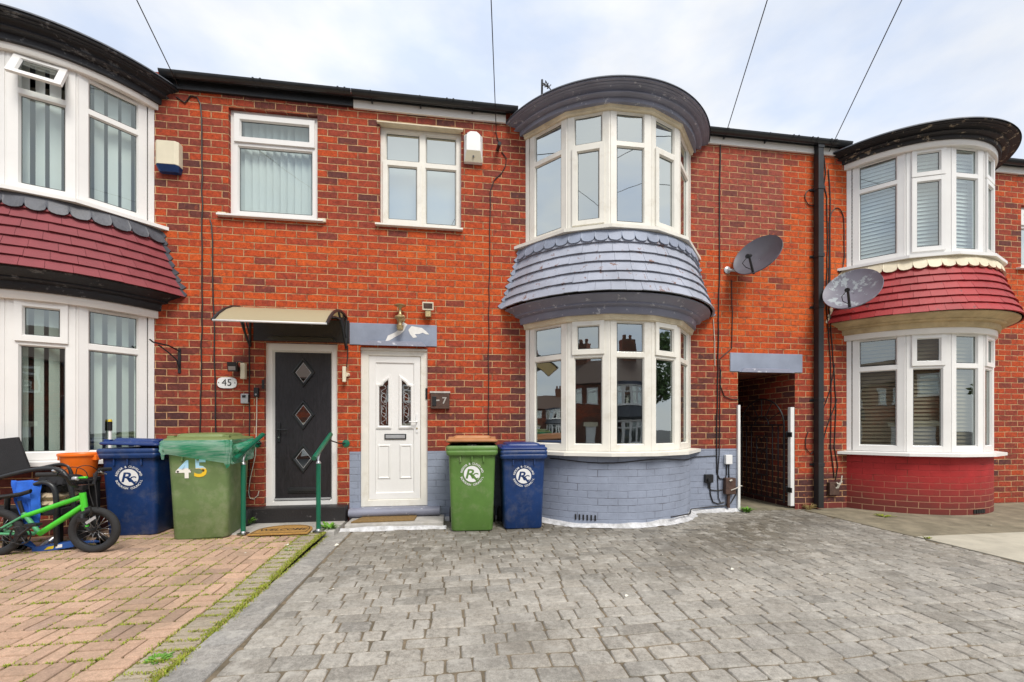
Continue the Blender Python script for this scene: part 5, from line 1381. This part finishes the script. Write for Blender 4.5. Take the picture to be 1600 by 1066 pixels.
m.tube([(ck.x,YB-.07,ck.z),bp(50,822,-.09)],.010,8); m.build('chainring',M['blackmetal'],t)
m=MB(); m.tube([(ck.x,YB-.055,ck.z+.075),(rc.x,YB-.055,rc.z+.035)],.005,5); m.tube([(ck.x,YB-.055,ck.z-.078),(rc.x,YB-.055,rc.z-.035)],.005,5); m.build('chain',M['blackmetal'],t)
m=MB(); p=bp(52,820,-.11); m.box(p.x-.045,p.x+.045,p.y-.03,p.y+.03,p.z-.012,p.z+.012); m.build('pedal',M['black'],t,bevel=.004)

# scooter
YS=-1.08
def sp_(px,py,dy=0): return at(px,py,YS+dy)
zg=gz(-3.8,YS)
t=thing('kick_scooter','blue kick scooter with yellow wheels lying under the bicycle','scooter',(-3.7,YS,zg))
a=sp_(58,858); b_=sp_(122,848)
m=MB(); m.faces([a+Vector((0,-.05,-.028)),b_+Vector((0,-.05,-.028)),b_+Vector((0,.05,-.028)),a+Vector((0,.05,-.028)),a+Vector((0,-.05,.026)),b_+Vector((0,-.05,.026)),b_+Vector((0,.05,.026)),a+Vector((0,.05,.026))],[(0,3,2,1),(4,5,6,7),(0,1,5,4),(1,2,6,5),(2,3,7,6),(3,0,4,7)]); dk=m.build('deck',M['scooterblue'],t,bevel=.006)
m=MB(); d=(b_-a)
for s0,s1 in ((.30,.52),): 
    p=a+d*s0; q=a+d*s1; m.faces([p+Vector((0,-.052,-.012)),q+Vector((0,-.052,-.012)),q+Vector((.01,-.052,.016)),p+Vector((.03,-.052,.016))],[(0,1,2,3)])
m.build('yellow_sticker',M['yellow'],dk)
m=MB(); p=a+d*.58; q=a+d*.74; m.faces([p+Vector((0,-.052,-.012)),q+Vector((0,-.052,-.012)),q+Vector((0,-.052,.016)),p+Vector((0,-.052,.016))],[(0,1,2,3)]); m.build('white_sticker',M['white'],dk)
def swheel(c,r,nm='wheel'):
    m=MB(); m.lathe([(r*.72,-.016),(r,-.014),(r,.014),(r*.72,.016)],(c.x,c.y,c.z),24,0,'y'); w=m.build(nm,M['rubber'],t)
    m=MB(); m.lathe([(0,-.017),(r*.30,-.017),(r*.36,-.012),(r*.70,-.012),(r*.72,-.016),(r*.72,.016),(0,.016)],(c.x,c.y,c.z),24,0,'y'); m.build('wheel_disc',M['yellow'],w)
wc=sp_(30,865); wc.z=zg+.068; swheel(wc,.066); wr=sp_(160,850,.05); wr.z=zg+.055; swheel(wr,.052)
m=MB(); m.tube([wc+Vector((0,-.025,0)),wc+Vector((.06,-.02,.01)),a+Vector((.0,0,0))],.016,8); m.tube([wc+Vector((0,.025,0)),wc+Vector((.06,.02,.01)),a],.012,8); m.build('fork',M['scooterblue'],t)
m=MB(); m.tube([sp_(62,856,.03),sp_(75,846,.05),sp_(88,838,.08)],.018,10); m.tube([sp_(78,846,.04),sp_(84,841,.06)],.024,10); m.build('steering_tube',M['steel'],t)
m=MB(); m.tube([b_,wr],.014,8); m.build('rear_arm',M['scooterblue'],t)

# garden chair (black woven armchair) with things on it
YC_=-.96
t=thing('garden_chair','black woven garden armchair below the left bay window','chair',(-4.2,YC_,gz(-4,YC_)))
def cp(px,py,dy=0): return at(px,py,YC_+dy)
m=MB()
bl=[cp(-60,692,.12),cp(26,683,.12),cp(46,736,.06),cp(-60,752,.06)]
m.faces([*bl,*[p+Vector((0,.03,0)) for p in bl]],[(0,1,2,3),(7,6,5,4),(0,4,5,1),(1,5,6,2),(2,6,7,3),(3,7,4,0)]); m.build('backrest',M['blackcloth'],t,bevel=.008)
def crv(P,n=5):
    Q=[P[0]]
    for i in range(len(P)-1):
        for k in range(1,n+1):
            s_=k/n; p0=P[max(i-1,0)];p1=P[i];p2=P[i+1];p3=P[min(i+2,len(P)-1)]
            Q.append(.5*((2*p1)+(p2-p0)*s_+(2*p0-5*p1+4*p2-p3)*s_*s_+(3*p1-p0-3*p2+p3)*s_**3))
    return Q
m=MB(); m.tube(crv([cp(-20,752,-.12),cp(20,741,-.12),cp(60,733,-.12),cp(92,734,-.12),cp(106,748,-.12),cp(113,775,-.12),cp(116,800,-.12),cp(118,846,-.12)]),.019,10); m.build('arm_frame',M['blackgutter'],t)
m=MB(); m.tube(crv([cp(20,738,.12),cp(60,732,.12),cp(100,726,.12),cp(112,745,.12),cp(118,830,.12)]),.016,10); m.build('arm_frame',M['blackgutter'],t)
m=MB(); m.tube(crv([cp(55,757,-.16),cp(70,754,-.16),cp(84,762,-.16),cp(88,785,-.16),cp(88,820,-.16),cp(89,853,-.16)]),.020,10); m.build('leg',M['blackgutter'],t)
m=MB(); m.tube([cp(12,775,-.14),cp(8,856,-.14)],.020,10); m.build('leg',M['blackgutter'],t)
m=MB(); s0=cp(-50,792); s1=cp(118,790); m.box(s0.x,s1.x,YC_-.14,YC_+.13,s1.z-.06,s1.z); m.build('seat',M['blackcloth'],t,bevel=.01)
def pillow(name,label,cat,x0,x1,y0,y1,z0,z1,mat,group=None,bulge=.5,wr=0,seed=0):
    m=MB(); nx,ny=14,8; V=[];zc=(z0+z1)/2; h=(z1-z0)/2
    for sgn in (1,-1):
        for j in range(ny+1):
            for i in range(nx+1):
                u=i/nx*2-1; v=j/ny*2-1; e=(max(0,(1-u**6)*(1-v**6)))**.45
                V.append((x0+(x1-x0)*(i/nx),y0+(y1-y0)*(j/ny),zc+sgn*h*e+wr*mnoise.noise(Vector((i*.6,j*.8,seed+sgn)))))
    n1=(nx+1)*(ny+1)
    F=[(j*(nx+1)+i,j*(nx+1)+i+1,(j+1)*(nx+1)+i+1,(j+1)*(nx+1)+i) for j in range(ny) for i in range(nx)]
    m.faces(V,F+[tuple(n1+q for q in f[::-1]) for f in F],0,True)
    o=m.build(name,mat,base=((x0+x1)/2,(y0+y1)/2,z0)); return tag(o,label,cat,group)
xA,xB=cp(53,0).x,cp(114,0).x
zs=[cp(80,y).z for y in (803,791,780,768)]
for k,(lb) in enumerate(('lowest beige cushion of the pile on the garden chair','middle beige cushion of the pile on the garden chair','topmost beige cushion of the pile on the garden chair')):
    pillow('seat_cushion',lb,'cushion',xA-.02*k,xB-.02+.02*(k%2),YC_-.14,YC_+.12,zs[k],zs[k+1]+.004,M['beige'],'beige cushions piled on the chair',wr=.003,seed=k)
pillow('dark_cloth','heap of black cloth on top of the beige cushions','cloth',cp(72,0).x,cp(119,0).x,YC_-.13,YC_+.12,cp(80,769).z,cp(80,742).z,M['blackcloth'],None,wr=.03,seed=7)
# blue cloth draped over the arm
m=MB(); nx,ny=14,22; V=[]
for j in range(ny+1):
    f=j/ny; yy=752+70*f
    xl=10+30*max(0,f-.05)**1.0*1.0; xr=60-4*f if f<.3 else 58+2*f
    if f<.45: xl=10+f*20
    else: xl=19+ (f-.45)*40
    for i in range(nx+1):
        u=i/nx; p=at(xl+(xr-xl)*u,yy+2.5*sin(u*9)*(1 if f>.9 else .2),-1.150)
        dep=.013*sin(u*13+f*2.2)+.009*sin(u*23-f*3)+.010*mnoise.noise(Vector((u*5,f*6,2)))
        V.append((p.x,p.y+dep+.04*(1-f)**2,p.z))
m.faces(V,[(j*(nx+1)+i,j*(nx+1)+i+1,(j+1)*(nx+1)+i+1,(j+1)*(nx+1)+i) for j in range(ny) for i in range(nx)],0,True)
o=m.build('blue_cloth',M['cloth'],base=tuple(at(35,752,-1.09))); tag(o,'bright blue cloth draped over the arm of the garden chair','cloth')
sm=o.modifiers.new('thick','SOLIDIFY'); sm.thickness=.006
# pale tassel under cloth
# black stool carrying the bucket
YK=-.74
def kp(px,py): return at(px,py,YK)
bz=kp(122,746).z
t=thing('plastic_stool','black plastic garden stool hidden behind the bicycle under the bucket','stool',(kp(125,0).x,YK,gz(-3.7,YK)))
m=MB(); xk0,xk1=kp(100,0).x,kp(146,0).x; m.box(xk0,xk1,YK-.12,YK+.10,bz-.05,bz); m.build('stool_top',M['black'],t,bevel=.012)
for sx in (xk0+.03,xk1-.03):
    for sy in (YK-.09,YK+.07):
        m=MB(); m.box(sx-.025,sx+.025,sy-.02,sy+.02,.04,bz-.05); m.build('leg',M['black'],t,bevel=.004)
m=MB(); m.box(xk0+.02,xk1-.02,YK+.08,YK+.095,.10,bz-.06); m.build('back_panel',M['blackcloth'],t)
# bucket
bc=kp(122,740); rt=(kp(150,0).x-kp(95,0).x)/2*.96; rb=rt*.72; h=kp(122,708).z-bz
t=thing('bucket','bright orange plastic bucket behind the bicycle handlebar','bucket',(bc.x,YK+.02,bz))
m=MB(); m.lathe([(0,bz),(rb,bz),(rb+.006,bz+.01),(rt*.96,bz+h*.86),(rt*.97,bz+h*.88),(rt*1.06,bz+h*.89),(rt*1.08,bz+h*.93),(rt*1.06,bz+h*.985),(rt*1.0,bz+h),(rt*.95,bz+h*.97),(rb*.97,bz+.012),(0,bz+.012)],(bc.x,YK+.02,0),36); m.build('bucket_body',M['orange'],t)
m=MB()
for sx in (-1,1): m.box(bc.x+sx*rt*1.02-.02,bc.x+sx*rt*1.02+.02,YK-.015,YK+.055,bz+h*.70,bz+h*.92)
m.build('lug',M['orange'],t,bevel=.006)
# mop handle standing behind the bin
pm=at(172,690,-.30); t=thing('mop_handle','white pole with black grip and yellow tip behind the left blue bin','pole',(pm.x-.0,-.30,.06))
m=MB(); m.tube([(pm.x,-.30,.06),(pm.x,-.30,at(172,672,-.30).z)],.014,10); m.build('shaft',M['white'],t)
m=MB(); m.tube([(pm.x,-.30,at(172,673,-.30).z),(pm.x,-.30,at(172,659,-.30).z)],.020,10); m.build('grip',M['black'],t)
m=MB(); m.tube([(pm.x,-.30,at(172,660,-.30).z),(pm.x,-.30,at(172,655.5,-.30).z)],[.020,.016],10); m.build('end_cap',M['yellow'],t)

# ================================================================== weeds, litter
def weed(label,x,y,z,n,h,sp,mat,seed,wide=.010):
    rnd=random.Random(seed); m=MB()
    for _ in range(n):
        a=rnd.uniform(0,6.28); L=h*rnd.uniform(.5,1); out=sp*rnd.uniform(.3,1); w=wide*rnd.uniform(.6,1.2)
        d=Vector((cos(a),sin(a),0)); s_=Vector((-sin(a),cos(a),0)); b0=Vector((x,y,z))+d*rnd.uniform(0,.02)+s_*rnd.uniform(-.02,.02); V=[]
        for f,ww in ((0,.25),(.35,.8),(.65,1),(.88,.7),(1,.08)):
            p=b0+d*out*f**1.2+Vector((0,0,L*(f-.45*f*f)*1.6)); V+= [p-s_*w*ww,p+Vector((0,0,-.003)),p+s_*w*ww]
        m.faces(V,[(i*3+j,i*3+j+1,i*3+j+4,i*3+j+3) for i in range(4) for j in range(2)],0,True)
    return tag(m.build('weed',mat,base=(x,y,z),dd=False),label,'weed','weeds in the cracks')
weed('dense dark green weed under the left end of the black step',-2.38,-.24,.06,46,.10,.10,M['leaf'],1)
weed('leafy pale weed between the two doormats',-1.40,-.50,.03,40,.10,.14,M['leaf'],2,.014)
weed('small bright green weed at the passage corner',4.03,-.10,.0,42,.085,.11,M['leaf'],3,.012)
weed('dry straw tuft at the foot of the downpipe',5.03,-.06,.0,70,.10,.10,M['drygrass'],4,.003)
weed('low weed in the joint beside the red painted bay',5.62,-.62,.004,30,.03,.12,M['moss'],5,.006)
weed('bright weed on the paving edge nearest the viewer',-1.52,-3.02,.0,70,.017,.055,M['leaf'],6,.006)
weed('small weed beside the drive edge halfway to the door',-1.52,-1.25,.02,30,.045,.07,M['leaf'],7,.006)
weed('moss clump in front of the left blue bin',-3.08,-.98,.04,60,.030,.16,M['moss'],8,.005)
weed('tiny weed where the drive meets the pale path',4.97,-1.62,.01,16,.03,.05,M['moss'],9,.005)
rnd=random.Random(9); li=[(-1.32,-.95),(-1.18,-1.02),(-1.62,-1.1),(-1.9,-1.3),(1.9,-1.75),(2.3,-2.2),(.4,-1.6),(-.5,-1.4),(3.3,-1.6),(3.0,-2.4),(4.1,-1.1),(6.4,-1.2),(1.2,-2.6),(-.9,-2.2)]
m=MB(); m.faces([(-.022,-.010,.002),(.020,-.014,.003),(.026,.008,.008),(-.012,.013,.004),(-.03,.004,.006)],[(0,1,2,3,4)]); m.faces([(-.012,.013,.004),(.026,.008,.008),(.012,.02,.016)],[(0,1,2)])
first=m.build('fallen_petal',M['petal'],base=(0,0,0)); 
for i,(x,y) in enumerate(li):
    o=first if i==0 else first.copy()
    if i: C.objects.link(o)
    o.location=(x,y,gz(x,y)+.007); o.rotation_euler=(0,0,rnd.uniform(0,6)); s_=rnd.uniform(.45,1.0); o.scale=(s_,s_,s_)
    tag(o,'tiny pale scrap of litter lying on the paving','litter','pale scraps on the paving')

# ================================================================== the far side of the road (seen in the window reflections)
def copy_tree(o,parent=None):
    c=o.copy(); C.objects.link(c); c.parent=parent
    for ch in list(o.children): copy_tree(ch,c)
    return c
hO=thing('facing_house','brown brick house across the road seen reflected in the windows','house',(12.3,-24,-.95),pi,'houses across the road seen in reflections',local=True)
holes=[(-HW,HW,-.1,5.2,0),(2.0,2.9,3.75,5.0,.1),(3.3,4.0,3.75,5.0,.1),(2.2,3.05,.1,2.1,.1)]
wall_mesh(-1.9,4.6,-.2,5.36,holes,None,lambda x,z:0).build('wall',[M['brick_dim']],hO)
shell(hO,-1.9,4.6)
rf=roof(hO,-1.9,4.6)
m=MB(); m.box(-1.9,-.9,3.2,4.1,7.0,9.0); 
for x in (-1.65,-1.15): m.lathe([(.12,9.0),(.14,9.35),(.11,9.4),(.09,9.4)],(x,3.65,0),12)
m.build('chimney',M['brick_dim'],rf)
bay_window(hO,0,3.56,5.02,4.56,KL,M['glass'],band=(4.985,5.075,'flat','fascia')); bay_window(hO,0,.9,2.5,2.05,KL,M['glass_lo'],band=(2.46,2.55,'flat','fascia'))
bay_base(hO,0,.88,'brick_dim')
m=MB(); sweep(m,0,[(.06,3.5),(.10,3.2),(.2,2.85),(.24,2.7),(.07,2.55)],0,30); m.build('tile_skirt',M['lead'],hO)
cornice(hO,0,prof_top(5.06,5.27),'greytrim',(.24,5.285))
flat_window(hO,2.0,2.9,3.75,5.0,lay_w1,'upvc',(1.9,3.0),'glass'); flat_window(hO,3.3,4.0,3.75,5.0,lay_w1,'upvc',(3.2,4.1),'glass')
m=MB(); m.box(2.2,3.05,.03,.08,.1,2.1); m.box(2.3,2.95,.02,.031,.2,.95); m.build('door',M['upvc'],hO,bevel=.004)
m=MB(); m.box(2.05,3.2,-.02,.05,2.1,2.35); m.build('lintel',M['cream'],hO)
gutter(hO,-1.9,4.6,[],[1.5])
k=0
for x in (-26.7,-20.2,-13.7,-7.2,-.7,5.8,18.8,25.3):
    c_=copy_tree(hO); c_.location=(x,-24,-.95); k+=1
for x,y,rz in ((-62,-11,R(90)),(-66,-19,R(95)),(-58,-2,R(90)),(60,-12,R(-90))):
    c_=copy_tree(hO); c_.location=(x,y,-1.2); c_.rotation_euler=(0,0,rz)
def tree(x,y,z,H,label,seed):
    rnd=random.Random(seed); t=thing('street_tree',label,'tree',(x,y,z))
    m=MB(); m.tube([(x,y,z),(x+.05,y,z+H*.25),(x,y+.1,z+H*.5),(x+.1,y,z+H*.8)],[.16,.13,.10,.04],8)
    for _ in range(7):
        a=rnd.uniform(0,6.28); s_=z+H*rnd.uniform(.3,.6); m.tube([(x,y,s_),(x+1.0*cos(a),y+1.0*sin(a),s_+H*.18),(x+1.7*cos(a),y+1.7*sin(a),s_+H*.25)],[.06,.04,.015],6)
    m.build('trunk',M['bark'],t)
    m=MB(); cl=[(x+rnd.gauss(0,1.0),y+rnd.gauss(0,1.0),z+H*rnd.uniform(.42,1.0),rnd.uniform(.45,.9)) for _ in range(34)]
    for cx,cy,cz,r_ in cl:
        for _ in range(200):
            d=Vector((rnd.gauss(0,1),rnd.gauss(0,1),rnd.gauss(0,1))).normalized()*r_*rnd.random()**.4; p=Vector((cx,cy,cz))+d
            u=Vector((rnd.gauss(0,1),rnd.gauss(0,1),rnd.gauss(0,1))).normalized(); v=u.cross(Vector((rnd.gauss(0,1),rnd.gauss(0,1),rnd.gauss(0,1)))).normalized(); w=rnd.uniform(.09,.15)
            m.faces([p-u*w,p+v*w*.5,p+u*w,p-v*w*.5],[(0,1,2,3)])
    m.build('crown',M['treeleaf'],t,dd=False)
tree(22,-7.6,-.1,6.5,'leafy green street tree seen only in the bay window reflection',4)

# ================================================================== light, sky, camera
SUN_EL,SUN_AZ=R(50),R(160)     # azimuth measured clockwise from +Y (into the houses)
w=bpy.data.worlds.new('World'); bpy.context.scene.world=w; w.use_nodes=True; nt=w.node_tree; nt.nodes.clear()
out=nt.nodes.new('ShaderNodeOutputWorld'); bgn=nt.nodes.new('ShaderNodeBackground'); bgn.inputs['Strength'].default_value=.10
sky=nt.nodes.new('ShaderNodeTexSky'); sky.sky_type='NISHITA'; sky.sun_disc=False; sky.sun_elevation=SUN_EL; sky.sun_rotation=SUN_AZ; sky.air_density=1; sky.dust_density=1.5
tc=nt.nodes.new('ShaderNodeTexCoord'); mp=nt.nodes.new('ShaderNodeMapping'); mp.inputs['Scale'].default_value=(1.0,1.0,2.2)
nz=nt.nodes.new('ShaderNodeTexNoise'); nz.inputs['Scale'].default_value=2.0; nz.inputs['Detail'].default_value=7; nz.inputs['Roughness'].default_value=.55; nz.inputs['Distortion'].default_value=.3
cr=nt.nodes.new('ShaderNodeValToRGB'); cr.color_ramp.elements[0].position=.30; cr.color_ramp.elements[0].color=(.80,.80,.80,1); cr.color_ramp.elements[1].position=.62; cr.color_ramp.elements[1].color=(1,1,1,1)
nz2=nt.nodes.new('ShaderNodeTexNoise'); nz2.inputs['Scale'].default_value=3.1; nz2.inputs['Detail'].default_value=6
cc=nt.nodes.new('ShaderNodeValToRGB'); cc.color_ramp.elements[0].position=.35; cc.color_ramp.elements[0].color=(6.0,6.8,8.3,1); cc.color_ramp.elements[1].position=.56; cc.color_ramp.elements[1].color=(8.2,8.3,8.4,1)
mx=nt.nodes.new('ShaderNodeMix'); mx.data_type='RGBA'
L=nt.links.new
L(tc.outputs['Generated'],mp.inputs[0]); L(mp.outputs[0],nz.inputs['Vector']); L(mp.outputs[0],nz2.inputs['Vector']); L(nz.outputs[0],cr.inputs[0]); L(nz2.outputs[0],cc.inputs[0])
L(cr.outputs[0],mx.inputs['Factor']); L(sky.outputs[0],mx.inputs[6]); L(cc.outputs[0],mx.inputs[7]); L(mx.outputs[2],bgn.inputs[0]); L(bgn.outputs[0],out.inputs[0])
sl=bpy.data.lights.new('sun','SUN'); sl.energy=2.5; sl.angle=R(24); sl.color=(1,.95,.88)
so=bpy.data.objects.new('sun',sl); C.objects.link(so)
d=Vector((sin(SUN_AZ)*cos(SUN_EL),cos(SUN_AZ)*cos(SUN_EL),sin(SUN_EL))); so.location=d*60; so.rotation_euler=d.to_track_quat('Z','Y').to_euler()
cam=bpy.data.cameras.new('camera'); co=bpy.data.objects.new('camera',cam); C.objects.link(co)
cam.sensor_width=36; cam.lens=FPX/1600*36; cam.shift_y=(HZ-533)/1600; cam.clip_start=.05; cam.clip_end=2000
co.location=(0,-CD,CHT); co.rotation_euler=(R(90),0,-YAW)
sc=bpy.context.scene; sc.camera=co
vs=sc.view_settings; sc.display_settings.display_device='sRGB'; vs.view_transform='Standard'; vs.look='None'; vs.gamma=1; vs.exposure=.35; vs.use_curve_mapping=False
sc.cycles.max_bounces=8; sc.cycles.transparent_max_bounces=12
